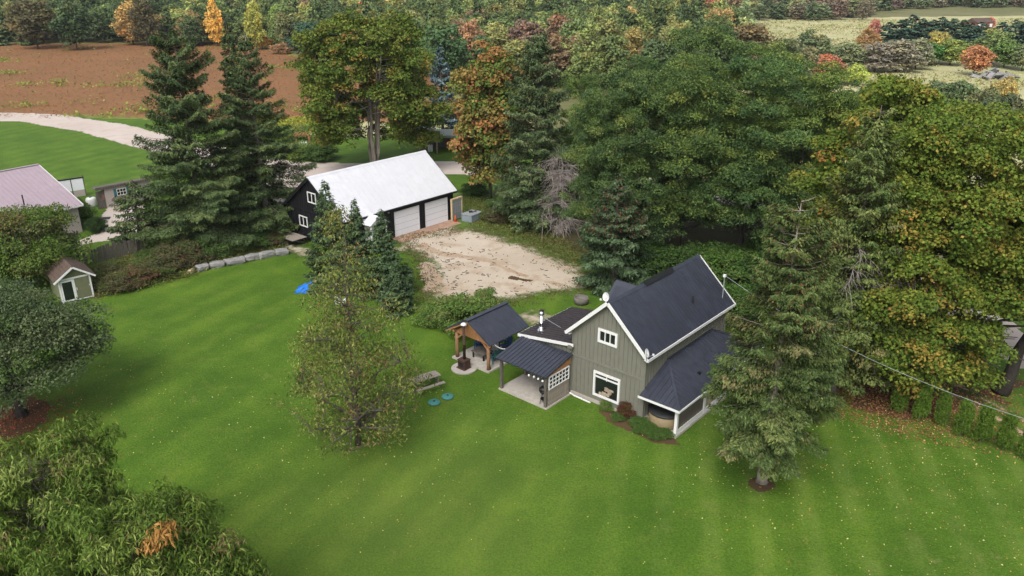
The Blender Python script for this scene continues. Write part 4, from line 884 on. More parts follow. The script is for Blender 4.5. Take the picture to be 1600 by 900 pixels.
cp = MB(); cp.prism([(-.17, -.02, 6.62), (0, -.02, 6.77), (.17, -.02, 6.62), (0, -.02, 6.68)][::-1], (0, 10.06, 0)); cp.build('ridge_cap', M['roof_blue'], hs_)
cp = MB(); cp.prism([(-.24, 3.6, 6.62), (0, 3.6, 6.86), (.24, 3.6, 6.62), (0, 3.6, 6.7)][::-1], (0, 3.1, 0)); cp.build('ridge_vent', M['black'], hs_)
fa = MB()
for s in (-1, 1):
    fa.beam((0 + s * .02, -.035, 6.64), (s * 2.78, -.035, 4.03), .05, .20, (0, 0, 1)); fa.beam((s * 2.79, -.05, 4.05), (s * 2.79, 10.05, 4.05), .05, .16)
    fa.beam((0 + s * .02, 10.045, 6.64), (s * 2.78, 10.045, 4.03), .05, .20)
fa.build('fascia', M['white'], hs_)
sf = MB()
for s in (-1, 1): sf.box(min(s * 2.5, s * 2.75), max(s * 2.5, s * 2.75), .0, 9.9, 3.98, 4.0)
sf.build('soffit', M['white'], hs_)
# windows of the front gable
window(hs_, 'y', (-.06, 4.44), 1.30, .86, .3, fr=.14, mull=(2, 0), d=-1, depth=.07)
wd = window(hs_, 'y', (.02, 1.33), 1.82, 1.60, .3, fr=.13, mull=(0, 0), transom=.80, d=-1, depth=.08)
cu = MB(); cu.box(-.03, .03, .278, .287, 1.68, 1.98); cu.build('mullion', M['white'], wd)
cu = MB(); rr_ = random.Random(2)
for i in range(7): cu.rock((rr_.uniform(-.4, .45), .284, rr_.uniform(.75, 1.2)), (rr_.uniform(.08, .2), .006, rr_.uniform(.06, .14)), rr_)
cu.build('curtain', M['curtain'], wd)
# left rear cross gable
xg = MB(); xg.prism([(-3.6, 5.35, 0), (-3.6, 8.05, 0), (-3.6, 8.05, 3.55), (-3.6, 6.7, 4.85), (-3.6, 5.35, 3.55)][::-1], (1.2, 0, 0)); xg.build('wall', M['siding'], hs_)
roof_panel(hs_, [(-3.9, 6.7, 5.0), (-1.85, 6.7, 5.0), (-2.95, 5.1, 3.45 + .5), (-3.9, 5.1, 3.45)], (0, 1, 1), M['roof_blue'], .25)
roof_panel(hs_, [(-3.9, 6.7, 5.0), (-1.85, 6.7, 5.0), (-2.95, 8.3, 3.45 + .5), (-3.9, 8.3, 3.45)], (0, -1, 1), M['roof_blue'], .25)
# low wing to the left
wg = MB(); wg.prism([(-6.2, .33, 0), (-2.47, .33, 0), (-2.47, .33, 3.26), (-6.2, .33, 2.68)], (0, 4.8, 0)); wgo = wg.build('wing_wall', M['siding'], hs_)
bt = MB(); x = -6.1
while x < -2.5: bt.box(x - .02, x + .02, .30, .335, .1, 3.2 - (abs(x) - 2.5) * .155); x += .285
bt.build('batten', M['siding'], wgo, kind='stuff')
roof_panel(hs_, [(-6.43, .1, 2.79), (-2.50, .1, 3.40), (-2.50, 5.4, 3.40), (-6.43, 5.4, 2.79)], (1, 0, .155), M['roof_brown'], .3, rib=(.03, .03), name='wing_roof')
fa = MB(); fa.beam((-6.47, .065, 2.68), (-2.27, .065, 3.32), .06, .17); fa.beam((-6.46, .05, 2.70), (-6.46, 5.42, 2.70), .05, .12); fa.build('fascia', M['white'], hs_, label='white fascia of the low wing')
fl = MB(); fl.box(-2.62, -2.32, -.01, .12, 3.1, 3.28); fl.tube([(-2.4, .2, 3.1), (-2.55, .22, 2.7), (-2.55, .22, .15)], .045, 6); fl.build('downspout', M['siding'], hs_)
fl = MB(); fl.tube([(-2.45, .12, .12), (-2.1, .08, .07), (-.9, .05, .06)], .05, 6); fl.build('drain_pipe', M['white'], hs_)
# flue on the wing
ch = MB(); ch.lathe((-5.55, 1.2, 2.88), [(.30, 0), (.29, .06), (.14, .22), (.14, .24)], 14); co_ = ch.build('flue_flashing', M['steel'], hs_, True)
ch = MB(); ch.lathe((-5.55, 1.2, 3.0), [(.11, 0), (.11, .35), (.118, .355), (.118, .39), (.11, .395), (.11, .95)], 14); ch.build('flue_pipe', M['steel'], hs_, True)
ch = MB(); ch.lathe((-5.55, 1.2, 3.95), [(.17, 0), (.17, .09), (.13, .13), (.13, .2)], 14); ch.build('flue_cap', M['steel'], hs_, True)
ch = MB(); ch.lathe((-5.55, 1.2, 4.16), [(.15, 0), (.15, .05), (.08, .08), (.02, .09)], 14); ch.build('flue_hood', M['black'], hs_, True)
ch = MB(); ch.tube([(-5.45, 1.25, 3.75), (-4.6, 1.9, 3.08)], .02, 4); ch.tube([(-5.5, 1.1, 3.05), (-5.35, .55, 2.98)], .025, 4); ch.build('flue_brace', M['steel'], hs_)
v = MB(); v.lathe((1.75, 6.4, 4.98), [(.09, 0), (.055, .1), (.055, .55), (.05, .56)], 8); v.build('vent_pipe', M['black'], hs_, True)
# right porch with hipped roof
EZ = 1.92
roof_panel(hs_, [(4.97, -.19, EZ), (4.97, 10.3, EZ), (2.47, 7.74, 3.07), (2.47, 2.63, 3.07)], (-1, 0, .46), M['roof_blue'], .3, rib=(.035, .035), name='porch_roof')
roof_panel(hs_, [(2.47, -.19, EZ), (4.97, -.19, EZ), (2.47, 2.63, 3.07)], (0, 1, .41), M['roof_blue'], .3, rib=(.035, .035), name='porch_roof')
roof_panel(hs_, [(4.97, 10.3, EZ), (2.47, 10.3, EZ), (2.47, 7.74, 3.07)], (0, -1, .45), M['roof_blue'], .3, rib=(.035, .035), name='porch_roof')
hc = MB(); hc.beam((4.95, -.17, EZ + .03), (2.5, 2.62, 3.10), .14, .04); hc.beam((4.95, 10.28, EZ + .03), (2.5, 7.75, 3.10), .14, .04); hc.beam((2.52, 2.6, 3.1), (2.52, 7.8, 3.1), .08, .08); hc.build('hip_cap', M['roof_blue'], hs_)
fa = MB(); fa.beam((2.42, -.22, EZ - .07), (5.0, -.22, EZ - .07), .05, .12); fa.beam((4.995, -.24, EZ - .07), (4.995, 10.3, EZ - .07), .05, .12); fa.build('fascia', M['white'], hs_, label='white porch eave board')
v = MB(); v.box(4.0, 4.16, 3.4, 3.56, 2.30, 2.46); v.build('roof_vent', M['black'], hs_)
sb = MB(); sb.box(2.52, 4.78, .02, 10.1, 0, .16); sb.build('porch_floor', M['concrete'], hs_)
po = MB(); po.box(4.60, 4.76, .06, .22, .16, EZ - .02); pm = po.mesh('post', M['white'])
for yy in (0, 3.05, 6.0, 9.6): inst('post', pm, hs_, (0, yy, 0))
bm_ = MB(); bm_.box(4.58, 4.78, .05, 9.9, EZ - .14, EZ - .05); bm_.build('beam', M['white'], hs_)
sk = MB(); sk.box(4.63, 4.73, .22, 9.6, .16, .42); sk.build('sill', M['white'], hs_)
pk = MB(); pk.box(4.655, 4.685, 0, .135, .42, 1.78); pkm = pk.mesh('plank', M['grey_wood'])
for i in range(20): inst('plank', pkm, hs_, (random.uniform(-.008, .008), .26 + i * .1425, 0), sc=(1, 1, random.choice((1, .992, 1.004))))
pk = MB(); pk.box(4.66, 4.68, 3.3, 6.02, .42, 1.02); pk.build('lattice_panel', M['curtain'], hs_)
pk = MB(); pk.box(4.66, 4.68, 6.3, 9.55, .42, 1.78); pk.build('screen_panel', M['grey_wood'], hs_)
# satellite dishes and service mast (each its own thing, fixed to the house)
def dish(x, y, z, aim, label):
    wx, wy = Hw(x, y); o = thing('satellite_dish', label, 'satellite dish', (wx, wy, z), HA, 'satellite dishes of the farmhouse')
    d = MB(); d.lathe((0, 0, 0), [(.02, .09), (.15, .06), (.25, .02), (.31, -.03), (.32, -.02), (.26, .035), (.16, .075), (.02, .105)][::-1], 18); d.xf(lambda p: p * .8)
    q = Vector(aim).normalized().to_track_quat('-Z', 'Y'); d.xf(lambda p: q @ p + Vector((0, 0, .45))); d.build('reflector', M['white'], o, True)
    a = MB(); a.tube([(0, 0, 0), (0, 0, .42)], .022, 5); f = Vector((0, 0, .45)) + Vector(aim).normalized() * .38 - Vector((0, 0, .16)); a.tube([(0, 0, .2), tuple(f)], .015, 4); a.build('arm', M['galv'], o)
    h = MB(); h.box(f.x - .05, f.x + .05, f.y - .03, f.y + .03, f.z - .03, f.z + .06); h.build('receiver', M['white'], o); return o
dish(-.14, .02, 6.52, (-.25, -1, .25), 'round white satellite dish at the peak of the farmhouse gable')
dish(2.72, -.10, 4.10, (.9, .25, .35), 'white satellite dish seen edge on at the right front eave of the farmhouse')
mx, my = Hw(2.25, 9.3); ms_ = thing('service_mast', 'thin white service mast on the far right eave of the farmhouse', 'mast', (mx, my, 4.5), HA)
a = MB(); a.tube([(0, 0, 0), (0, 0, 1.55)], .035, 6); a.build('pole', M['galv'], ms_); a = MB(); a.box(-.08, .08, -.08, .08, 1.5, 1.65); a.build('cap', M['white'], ms_)
we = G(1700, 684, 5.2); p0 = Vector((mx, my, 6.1)); p1 = Vector((we[0], we[1], 5.2)); wr = MB()
for dz in (0,): wr.tube([tuple(p0.lerp(p1, t / 14) - Vector((0, 0, 4 * 1.0 * (t / 14) * (1 - t / 14) + dz))) for t in range(15)], .012, 4)
tag(wr.build('power_line', M['galv']), 'pale overhead power line running from the farmhouse mast past the maple', 'cable')
# hot tub
tx, ty_ = Hw(3.55, .98); o = thing('hot_tub', 'round tan hot tub with dark cover under the porch corner', 'hot tub', (tx, ty_, .16), HA)
a = MB(); a.lathe((0, 0, 0), [(.90, 0), (.92, .04), (.92, .72)], 28); a.build('cabinet', M['tan_wicker'], o, True)
a = MB(); a.lathe((0, 0, .72), [(.96, 0), (.97, .05), (.95, .10), (.4, .13), (.02, .13)], 28); a.build('cover', M['dark_cover'], o, True)
hx_, hy_ = Hw(4.95, 4.3); o = thing('hanging_plant', 'bright green hanging plant under the porch eave beside the lawn spruce', 'plant', (hx_, hy_, 1.15), HA)
r_ = np.random.RandomState(4); V_, c_ = clumps(r_, np.array([[0, 0, .25], [.1, .05, .05], [-.05, -.1, 0.]]), np.array([.25, .2, .2]), 90, .9, [(1, (.12, .22, .03))], .12, .05, .3, .5)
inst('foliage', leafmesh('foliage', V_, c_, M['leaf']), o); a = MB(); a.lathe((0, 0, .1), [(.08, -.12), (.13, .06)], 10); a.build('pot', M['white'], o); a = MB(); a.tube([(0, 0, .15), (0, 0, .62)], .008, 3); a.build('hook_wire', M['black'], o)
# ---- patio shelter in front of the wing
px_, py_ = Hw(0, 0)
pt_ = thing('patio_shelter', 'lean-to patio shelter with ribbed dark roof, grey posts and a many paned side window', 'shelter', (px_, py_, 0), HA)
a = MB(); a.box(-6.05, -2.36, -2.22, .26, 0, .10); a.build('slab', M['concrete'], pt_)
roof_panel(pt_, [(-6.15, -2.4, 2.2), (-2.33, -2.4, 2.2), (-2.33, .12, 2.74), (-6.15, .12, 2.74)], (0, 1, .21), M['roof_blue'], .27, rib=(.05, .035))
a = MB(); a.box(-.08, .08, -.08, .08, .1, 2.10); pm = a.mesh('post', M['grey_wood'])
for q in ((-5.9, -2.1), (-2.52, -2.1), (-5.9, .12), (-4.2, .12)): inst('post', pm, pt_, (q[0], q[1], 0), sc=(1, 1, 1 if q[1] < 0 else 1.22))
a = MB(); a.box(-6.1, -2.4, -2.18, -2.02, 2.02, 2.13); a.beam((-5.9, -2.1, 2.08), (-5.9, .1, 2.56), .1, .12); a.beam((-2.46, -2.1, 2.08), (-2.46, .1, 2.56), .1, .12); a.build('beam', M['grey_wood'], pt_)
pk = MB(); pk.box(-2.45, -2.42, 0, .155, .1, 1.18); pkm = pk.mesh('plank', M['grey_wood_light'])
for i in range(12): inst('plank', pkm, pt_, (random.uniform(-.008, .008), -1.98 + i * .162, 0), sc=(1, 1, random.choice((.99, 1, 1.005))))
window(pt_, 'x', (-1.02, 1.60), 1.88, .84, -2.44, fr=.05, mull=(5, 2), d=1, depth=.06, bars=.03)
a = MB(); a.prism([(-2.46, -1.95, 2.04), (-2.46, .1, 2.04), (-2.46, .1, 2.5), (-2.46, -1.95, 2.12)], (.03, 0, 0)); a.build('gable_board', M['cedar'], pt_)
for i, yy in enumerate((-2.32, -2.28, -2.3, -2.33)):
    lx, ly = Hw(-3.6 + i * .34, yy); o = thing('patio_lantern', ['leftmost small white lantern', 'second small white lantern', 'third small white lantern', 'rightmost small white lantern'][i] + ' hanging under the patio shelter edge', 'lantern', (lx, ly, 1.78), HA, 'lanterns under the patio shelter')
    a = MB(); a.lathe((0, 0, 0), [(.03, .03), (.06, .05), (.06, .13), (.03, .16)], 8); a.build('lamp_shade', M['white'], o, True); a = MB(); a.tube([(0, 0, .17), (0, 0, .30)], .008, 3); a.build('cord', M['black'], o)
gx, gy = Hw(-2.95, -1.75); o = thing('kettle_grill', 'black kettle grill on legs inside the patio shelter corner', 'grill', (gx, gy, .1), HA)
a = MB(); a.lathe((0, 0, .58), [(.06, 0), (.2, .05), (.27, .17), (.28, .24)], 16); a.build('bowl', M['black'], o, True)
a = MB(); a.lathe((0, 0, .83), [(.285, 0), (.26, .10), (.16, .19), (.03, .22)], 16); a.build('lid', M['black'], o, True)
for k in range(3):
    an = k * 2.1 + .4; a = MB(); a.tube([(.14 * math.cos(an), .14 * math.sin(an), .64), (.30 * math.cos(an), .30 * math.sin(an), 0)], .018, 5); a.build('leg', M['black'], o)
a = MB(); a.lathe((0, 0, .22), [(.2, 0), (.2, .02)], 12); a.build('ash_tray', M['black'], o)
# ---- gazebo
gz = thing('timber_gazebo', 'timber gazebo with log posts and dark metal gable roof on a concrete slab', 'gazebo', (px_, py_, 0), HA)
a = MB(); a.box(-11.05, -7.82, -1.17, 2.35, 0, .12); a.build('slab', M['concrete'], gz)
gs = (3.22 - 2.08) / 1.94
roof_panel(gz, [(-9.47, -1.35, 3.22), (-7.53, -1.35, 2.08), (-7.53, 2.45, 2.08), (-9.47, 2.45, 3.22)], (-1, 0, gs), M['roof_blue'], .24, rib=(.03, .025))
roof_panel(gz, [(-9.47, -1.35, 3.22), (-9.47, 2.45, 3.22), (-11.41, 2.45, 2.08), (-11.41, -1.35, 2.08)], (1, 0, gs), M['roof_blue'], .24, rib=(.03, .025))
a = MB(); a.beam((-9.47, -1.37, 3.235), (-9.47, 2.47, 3.235), .3, .035); a.build('ridge_cap', M['roof_blue'], gz)
a = MB(); a.lathe((0, 0, .12), [(.13, 0), (.115, .6), (.12, 1.9)], 10); pm = a.mesh('post', M['log'], True)
for q in ((-8.03, -.94), (-10.78, -.94), (-8.03, 2.1), (-10.78, 2.1)): inst('post', pm, gz, (q[0], q[1], 0), (0, 0, q[0] + q[1]))
a = MB(); a.prism([(-10.75, -1.02, 2.06), (-8.1, -1.02, 2.06), (-9.43, -1.02, 2.98)], (0, .05, 0)); a.build('gable_board', M['cedar'], gz)
a = MB()
for yy in (-.94, 2.1): a.beam((-11.2, yy, 1.98), (-7.75, yy, 1.98), .14, .16)
for xx in (-8.03, -10.78): a.beam((xx, -1.25, 2.10), (xx, 2.35, 2.10), .14, .12)
for s in (-1, 1): a.beam((-9.47, -1.30, 3.08), (-9.47 + s * 1.92, -1.30, 1.96), .05, .12)
a.build('beam', M['cedar'], gz)
for i, (xx, yy, dx, dy) in enumerate([(-8.03, -.94, -.55, 0), (-10.78, -.94, .55, 0), (-8.03, -.94, 0, .55), (-8.03, 2.1, 0, -.55)]):
    a = MB(); a.beam((xx, yy, 1.45), (xx + dx, yy + dy, 1.93), .09, .09); a.build('brace', M['cedar'], gz)
a = MB(); rope = [(-7.7 + 1.6 * t, -.9 + 1.1 * t, 2.05 + .7 * t - .75 * math.sin(math.pi * t) * (1 - .3 * t)) for t in [i / 10 for i in range(11)]]
a.tube(rope, .035, 5); a.xf(lambda p: Vector((*Hw(p.x, p.y), p.z))); tag(a.build('garland', M['wire']), 'pale garland slung between the gazebo eave and the wing roof', 'garland')
def chair(x, y, rz, label, mat='blue_chair'):
    wx, wy = Hw(x, y); o = thing('garden_chair', label, 'chair', (wx, wy, .12), HA + rz, 'chairs under the gazebo')
    a = MB(); a.quad8([(-.28, -.28, .38), (.28, -.28, .38), (.28, .24, .30), (-.28, .24, .30), (-.28, -.28, .42), (.28, -.28, .42), (.28, .24, .34), (-.28, .24, .34)]); a.build('seat', M[mat], o)
    for k in range(4): a = MB(); xx = -.26 + k * .135; a.quad8([(xx, .20, .30), (xx + .12, .20, .30), (xx + .12, .24, .30), (xx, .24, .30), (xx, .42, 1.0 - abs(k - 1.5) * .05), (xx + .12, .42, 1.0 - abs(k - 1.5) * .05), (xx + .12, .46, 1.0 - abs(k - 1.5) * .05), (xx, .46, 1.0 - abs(k - 1.5) * .05)]); a.build('slat', M[mat], o)
    for s in (-1, 1):
        a = MB(); a.box(s * .34 - .06, s * .34 + .06, -.32, .30, .56, .59); a.build('armrest', M[mat], o)
        a = MB(); a.box(s * .32 - .03, s * .32 + .03, -.30, -.22, 0, .56); a.build('leg', M[mat], o); a = MB(); a.box(s * .32 - .03, s * .32 + .03, .18, .26, 0, .56); a.build('leg', M[mat], o)
    return o
chair(-10.3, .75, .5, 'blue garden chair at the left side under the gazebo'); chair(-9.0, 1.75, -.2, 'blue garden chair at the back under the gazebo'); chair(-8.35, 1.0, -1.2, 'dark garden chair at the right under the gazebo', 'dark_cover'); chair(-8.5, .1, -1.7, 'teal garden chair near the front right gazebo post', 'teal')
wx, wy = Hw(-9.5, .05); o = thing('fire_table', 'low dark square table on the gazebo slab', 'table', (wx, wy, .12), HA)
a = MB(); a.box(-.55, .55, -.45, .45, .42, .48); a.build('table_top', M['grey_wood'], o)
for sx in (-1, 1):
    for sy in (-1, 1): a = MB(); a.box(sx * .45 - .04, sx * .45 + .04, sy * .36 - .04, sy * .36 + .04, 0, .42); a.build('leg', M['black'], o)
wx, wy = Hw(-9.42, -1.72); o = thing('wood_stove', 'rusty brown wood stove with tall stovepipe on a round slab before the gazebo', 'stove', (wx, wy, 0), HA)
a = MB(); a.lathe((0, 0, 0), [(.80, 0), (.82, .09), (.80, .10)], 26); a.build('round_slab', M['concrete'], o)
a = MB(); a.box(-.30, .30, -.26, .26, .16, .66); a.build('firebox', M['rust'], o); a = MB(); a.box(-.36, .36, -.34, .30, .10, .16); a.build('hearth', M['rust'], o)
a = MB(); a.box(-.33, .33, -.29, .29, .66, .70); a.build('stove_top', M['rust'], o); a = MB(); a.box(-.18, .18, -.285, -.26, .26, .56); a.build('stove_door', M['black'], o)
a = MB(); a.lathe((0, .05, .70), [(.095, 0), (.095, 1.0), (.105, 1.01), (.105, 1.04), (.095, 1.05), (.095, 2.35)], 12); a.build('stovepipe', M['rust'], o, True)
a = MB(); a.lathe((0, .05, 3.05), [(.12, 0), (.22, .02), (.13, .11), (.02, .14)], 14); a.build('cap', M['white'], o, True)
# ---- picnic table
tx, ty_ = G(664, 606); ang = math.atan2(G(688, 597)[1] - G(645, 604)[1], G(688, 597)[0] - G(645, 604)[0]); o = thing('picnic_table', 'weathered grey picnic table on the lawn between the sparse tree and the green lids', 'picnic table', (tx, ty_, 0), .62)
a = MB(); a.box(-.95, .95, 0, .165, .72, .76); pm = a.mesh('plank', M['grey_wood_light'])
for k in range(4): inst('plank', pm, o, (random.uniform(-.02, .02), -.36 + k * .178, random.uniform(-.004, .004)), (0, 0, random.uniform(-.006, .006)))
a = MB(); a.box(-.95, .95, 0, .23, .42, .46); pm = a.mesh('bench', M['grey_wood_light']); inst('bench', pm, o, (0, -.86, 0)); inst('bench', pm, o, (0, .63, 0))
for s in (-.68, .68):
    a = MB(); a.beam((s, -.72, .38), (s, .72, .38), .05, .1); a.beam((s, -.34, .68), (s, .34, .68), .05, .08); a.build('crossbar', M['grey_wood'], o)
    for d in (-1, 1): a = MB(); a.beam((s + .05, d * .62, 0), (s + .05, d * .22, .72), .05, .1); a.build('leg', M['grey_wood'], o)
for (qx, qy, lab) in ((678.5, 630, 'round blue green septic lid nearest the picnic table'), (699.5, 621, 'round blue green septic lid farther from the sparse tree')):
    o = thing('septic_lid', lab, 'lid', G(qx, qy) + (0,), .3, 'septic lids in the lawn')
    a = MB(); a.lathe((0, 0, 0), [(.33, 0), (.36, .05), (.36, .10), (.30, .135), (.03, .15)], 22); a.build('cover', M['green_lid'], o, True); a = MB(); a.box(-.05, .05, -.05, .05, .13, .18); a.build('handle', M['black'], o)
    a = MB(); a.lathe((0, 0, 0), [(.31, -.02), (.31, .04)], 18); a.build('riser', M['black'], o)

# ---- garage
GX, GY, GA = -18.044, 68.744, -.722
def Gw(x, y):
    c, s = math.cos(GA), math.sin(GA); return (GX + x * c - y * s, GY + x * s + y * c)
ga = thing('garage', 'black board clad garage with a bright white metal roof and two white overhead doors', 'garage', (GX, GY, 0), GA)
s2 = (6.256 - 2.932) / 4.405
a = MB(); a.prism([(-4.1, .3, 0), (4.1, .3, 0), (4.1, .3, 6.17 - s2 * 4.1), (0, .3, 6.17), (-4.1, .3, 6.17 - s2 * 4.1)], (0, 13.55, 0)); wl_ = a.build('wall', M['siding_dark'], ga)
a = MB(); x = -4.0
while x < 4.05: a.box(x - .02, x + .02, .275, .305, .05, 6.1 - s2 * abs(x)); x += .4
y = .6
while y < 13.8:
    if not (6.1 < y < 9.5 or 9.95 < y < 13.1 or 2.6 < y < 3.9): a.box(4.095, 4.125, y - .02, y + .02, .05, 2.95)
    y += .4
a.build('batten', M['siding_dark'], wl_, kind='stuff')
a = MB(); a.box(-4.12, 4.12, .255, .30, 2.85, 2.98); a.build('trim_board', M['siding_dark'], ga)
roof_panel(ga, [(0, 0, 6.256), (4.405, 0, 2.932), (4.405, 14.134, 2.932), (0, 14.134, 6.256)], (-1, 0, s2), M['roof_white'], .6, rib=(.03, .022))
roof_panel(ga, [(0, 0, 6.256), (0, 14.134, 6.256), (-4.405, 14.134, 2.932), (-4.405, 0, 2.932)], (1, 0, s2), M['roof_white'], .6, rib=(.03, .022))
a = MB(); a.prism([(-.2, -.02, 6.13), (0, -.02, 6.285), (.2, -.02, 6.13), (0, -.02, 6.2)][::-1], (0, 14.18, 0)); a.build('ridge_cap', M['roof_white'], ga)
a = MB()
for s in (-1, 1):
    a.beam((s * .02, -.03, 6.13), (s * 4.42, -.03, 2.80), .05, .2); a.beam((s * .02, 14.165, 6.13), (s * 4.42, 14.165, 2.80), .05, .2); a.beam((s * 4.43, 0, 2.80), (s * 4.43, 14.13, 2.80), .05, .13)
a.build('fascia', M['siding_dark'], ga)
window(ga, 'y', (.03, 4.30), 1.25, 1.0, .3, fr=.09, mull=(1, 0), d=-1, depth=.06, bars=.08); window(ga, 'y', (-1.62, 1.80), 1.25, 1.0, .3, fr=.09, mull=(1, 0), d=-1, depth=.06, bars=.08)
for y0, y1 in ((6.28, 9.22), (10.12, 12.96)):
    f = MB(); f.box(4.08, 4.14, y0 - .07, y0, .02, 2.44); f.box(4.08, 4.14, y1, y1 + .07, .02, 2.44); f.box(4.08, 4.14, y0, y1, 2.37, 2.44); fo = f.build('door_frame', M['white'], ga)
    p = MB(); p.box(4.07, 4.115, y0, y1, 0, .562); pm = p.mesh('door_panel', M['door_white'])
    for k in range(4): inst('door_panel', pm, fo, (0, 0, .04 + k * .583))
en = MB(); en.box(4.09, 4.13, 2.75, 3.75, .05, 2.1); en.build('side_door', M['white'], ga)
roof_panel(ga, [(4.0, 3.25, 3.05), (5.6, 3.25, 3.05), (5.6, 4.3, 2.35), (4.0, 4.3, 2.35)], (0, -1, .7), M['roof_white'], .5, name='canopy_roof'); roof_panel(ga, [(4.0, 3.25, 3.05), (5.6, 3.25, 3.05), (5.6, 2.2, 2.35), (4.0, 2.2, 2.35)], (0, 1, .7), M['roof_white'], .5, name='canopy_roof')
a = MB(); a.prism([(5.45, 2.3, 2.30), (5.45, 4.2, 2.30), (5.45, 3.25, 2.95)], (.04, 0, 0)); a.build('canopy_gable', M['white'], ga)
for yy in (2.4, 4.1): a = MB(); a.box(5.42, 5.52, yy - .05, yy + .05, 0, 2.32); a.build('post', M['white'], ga)
a = MB(); a.box(4.12, 5.75, 5.6, 13.3, -.02, .05); a.build('apron', M['concrete_pink'], ga)
a = MB(); a.lathe((4.2, 5.5, 2.5), [(.05, 0), (.09, .06), (.09, .1), (.03, .16)], 8); a.build('wall_lamp', M['galv'], ga)
# grey panel, box, cone at the garage corner
x, y = Gw(4.55, 13.85); o = thing('metal_gate_panel', 'grey sheet metal panel standing upright at the garage corner', 'panel', (x, y, 0), GA + .1)
a = MB(); a.box(-.10, .10, -.80, -.70, 0, 2.15); a.box(-.10, .10, .72, .82, 0, 2.15); a.box(-.11, .11, -.80, .82, 2.15, 2.28); a.build('frame', M['stone_tan'], o)
a = MB(); a.box(0, .04, 0, .15, .1, 2.1); pm = a.mesh('sheet_rib', M['galv'])
for k in range(9): inst('sheet_rib', pm, o, (.01 * (k % 2), -.70 + k * .157, 0))
x, y = Gw(5.75, 14.75); o = thing('storage_box', 'blue grey box with dark things on top, beside the metal panel', 'box', (x, y, 0), GA + .12)
a = MB(); a.box(-.62, .62, -.85, .85, .04, .72); a.build('body', M['bluegrey'], o); a = MB(); a.box(-.66, .66, -.9, .9, .72, .78); a.build('rim', M['galv'], o)
rk = random.Random(9); a = MB()
for k in range(6): a.rock((rk.uniform(-.35, .35), rk.uniform(-.2, .7), .82), (rk.uniform(.07, .14), rk.uniform(.08, .16), .05), rk)
a.build('scrap', M['rubber'], o)
x, y = Gw(4.95, 13.25); o = thing('orange_cone', 'faded orange cone by the right end of the garage doors', 'cone', (x, y, .05), .2)
a = MB(); a.box(-.22, .22, -.22, .22, 0, .04); a.build('base', M['orange'], o); a = MB(); a.lathe((0, 0, .04), [(.16, 0), (.04, .62), (.03, .63)], 14); a.build('body', M['orange'], o, True)
# flat trailer
x, y = G(456, 369.5, .62); ta = math.atan2(G(478, 378)[1] - G(434, 372)[1], G(478, 378)[0] - G(434, 372)[0])
o = thing('flat_trailer', 'small black twin wheeled flat trailer with plank deck beside the black garage', 'trailer', (x, y, 0), GA + .03); o.scale = (.80, 1.02, 1)
a = MB(); a.box(-1.5, 1.5, -.85, .85, .50, .60); a.box(-1.5, 1.5, -.88, -.82, .60, .66); a.box(-1.5, 1.5, .82, .88, .60, .66); a.build('frame', M['black'], o)
a = MB(); a.box(-1.46, 1.46, 0, .19, .60, .635); pm = a.mesh('deck_board', M['grey_wood_light'])
for k in range(8): inst('deck_board', pm, o, (0, -.80 + k * .2, random.uniform(0, .006)))
for sy in (-1.02, 1.02):
    for sx in (-.55, .15):
        a = MB(); a.lathe((0, 0, -.1), [(.20, 0), (.31, .02), (.32, .10), (.31, .18), (.20, .20)], 18); q = Matrix.Rotation(R(90), 3, 'X'); a.xf(lambda p: q @ p); wo = a.build('wheel', M['rubber'], o, True); wo.location = (sx, sy, .33)
        a = MB(); a.lathe((0, 0, -.112), [(.20, -.01), (.15, .01), (.15, .21), (.20, .234)], 14); a.xf(lambda p: q @ p); a.build('rim', M['white'], wo, True)
    a = MB(); a.box(-.95, .55, sy - .02, sy + .1, .70, .73); a.build('fender', M['black'], o)
a = MB(); a.beam((1.5, -.4, .52), (2.5, 0, .5), .08, .1); a.beam((1.5, .4, .52), (2.5, 0, .5), .08, .1); a.build('drawbar', M['black'], o)
# grey block wall left of the garage
p0 = Vector(G(398, 366)); p1 = Vector(G(446, 362)); o = thing('block_wall', 'low grey block retaining wall behind the flat trailer', 'wall', (p0.x, p0.y, 0), math.atan2((p1 - p0).y, (p1 - p0).x)); L_ = (p1 - p0).length
a = MB(); a.box(0, .48, -.15, .15, 0, .235); pm = a.mesh('block', M['block'])
for rw in range(5):
    for k in range(int(L_ / .5) - rw % 2): inst('block', pm, o, (k * .5 + (rw % 2) * .25, random.uniform(-.015, .015) + rw * .02, rw * .245))
# boulder wall
o = thing('boulder_wall', 'low wall of squared grey limestone boulders along the top of the lawn', 'wall', (*G(380, 408), 0), 0); ox, oy = G(380, 408); rk = random.Random(12)
bp_ = [(307, 422, 328, 417), (329, 417, 352, 412), (353, 413, 382, 407), (382, 406, 404, 402), (405, 403, 430, 397), (431, 398, 450, 395)]
for i, (ax, ay, bx, by) in enumerate([(308, 424, 326, 420), (327, 419, 351, 415), (353, 415, 382, 409), (382, 408, 404, 403), (405, 404, 430, 398), (431, 399, 450, 396)]):
    A_, B_ = Vector(G(ax, ay)), Vector(G(bx, by)); c = (A_ + B_) / 2; L_ = (B_ - A_).length; a = MB(); a.rock((0, 0, 0), (L_ * .49, .42, rk.uniform(.22, .34)), rk, rk.uniform(.58, .68))
    b_ = a.build('boulder', M['stone'], o); b_.location = (c.x - ox, c.y - oy, .22); b_.rotation_euler = (rk.uniform(-.06, .06), rk.uniform(-.05, .05), math.atan2((B_ - A_).y, (B_ - A_).x))
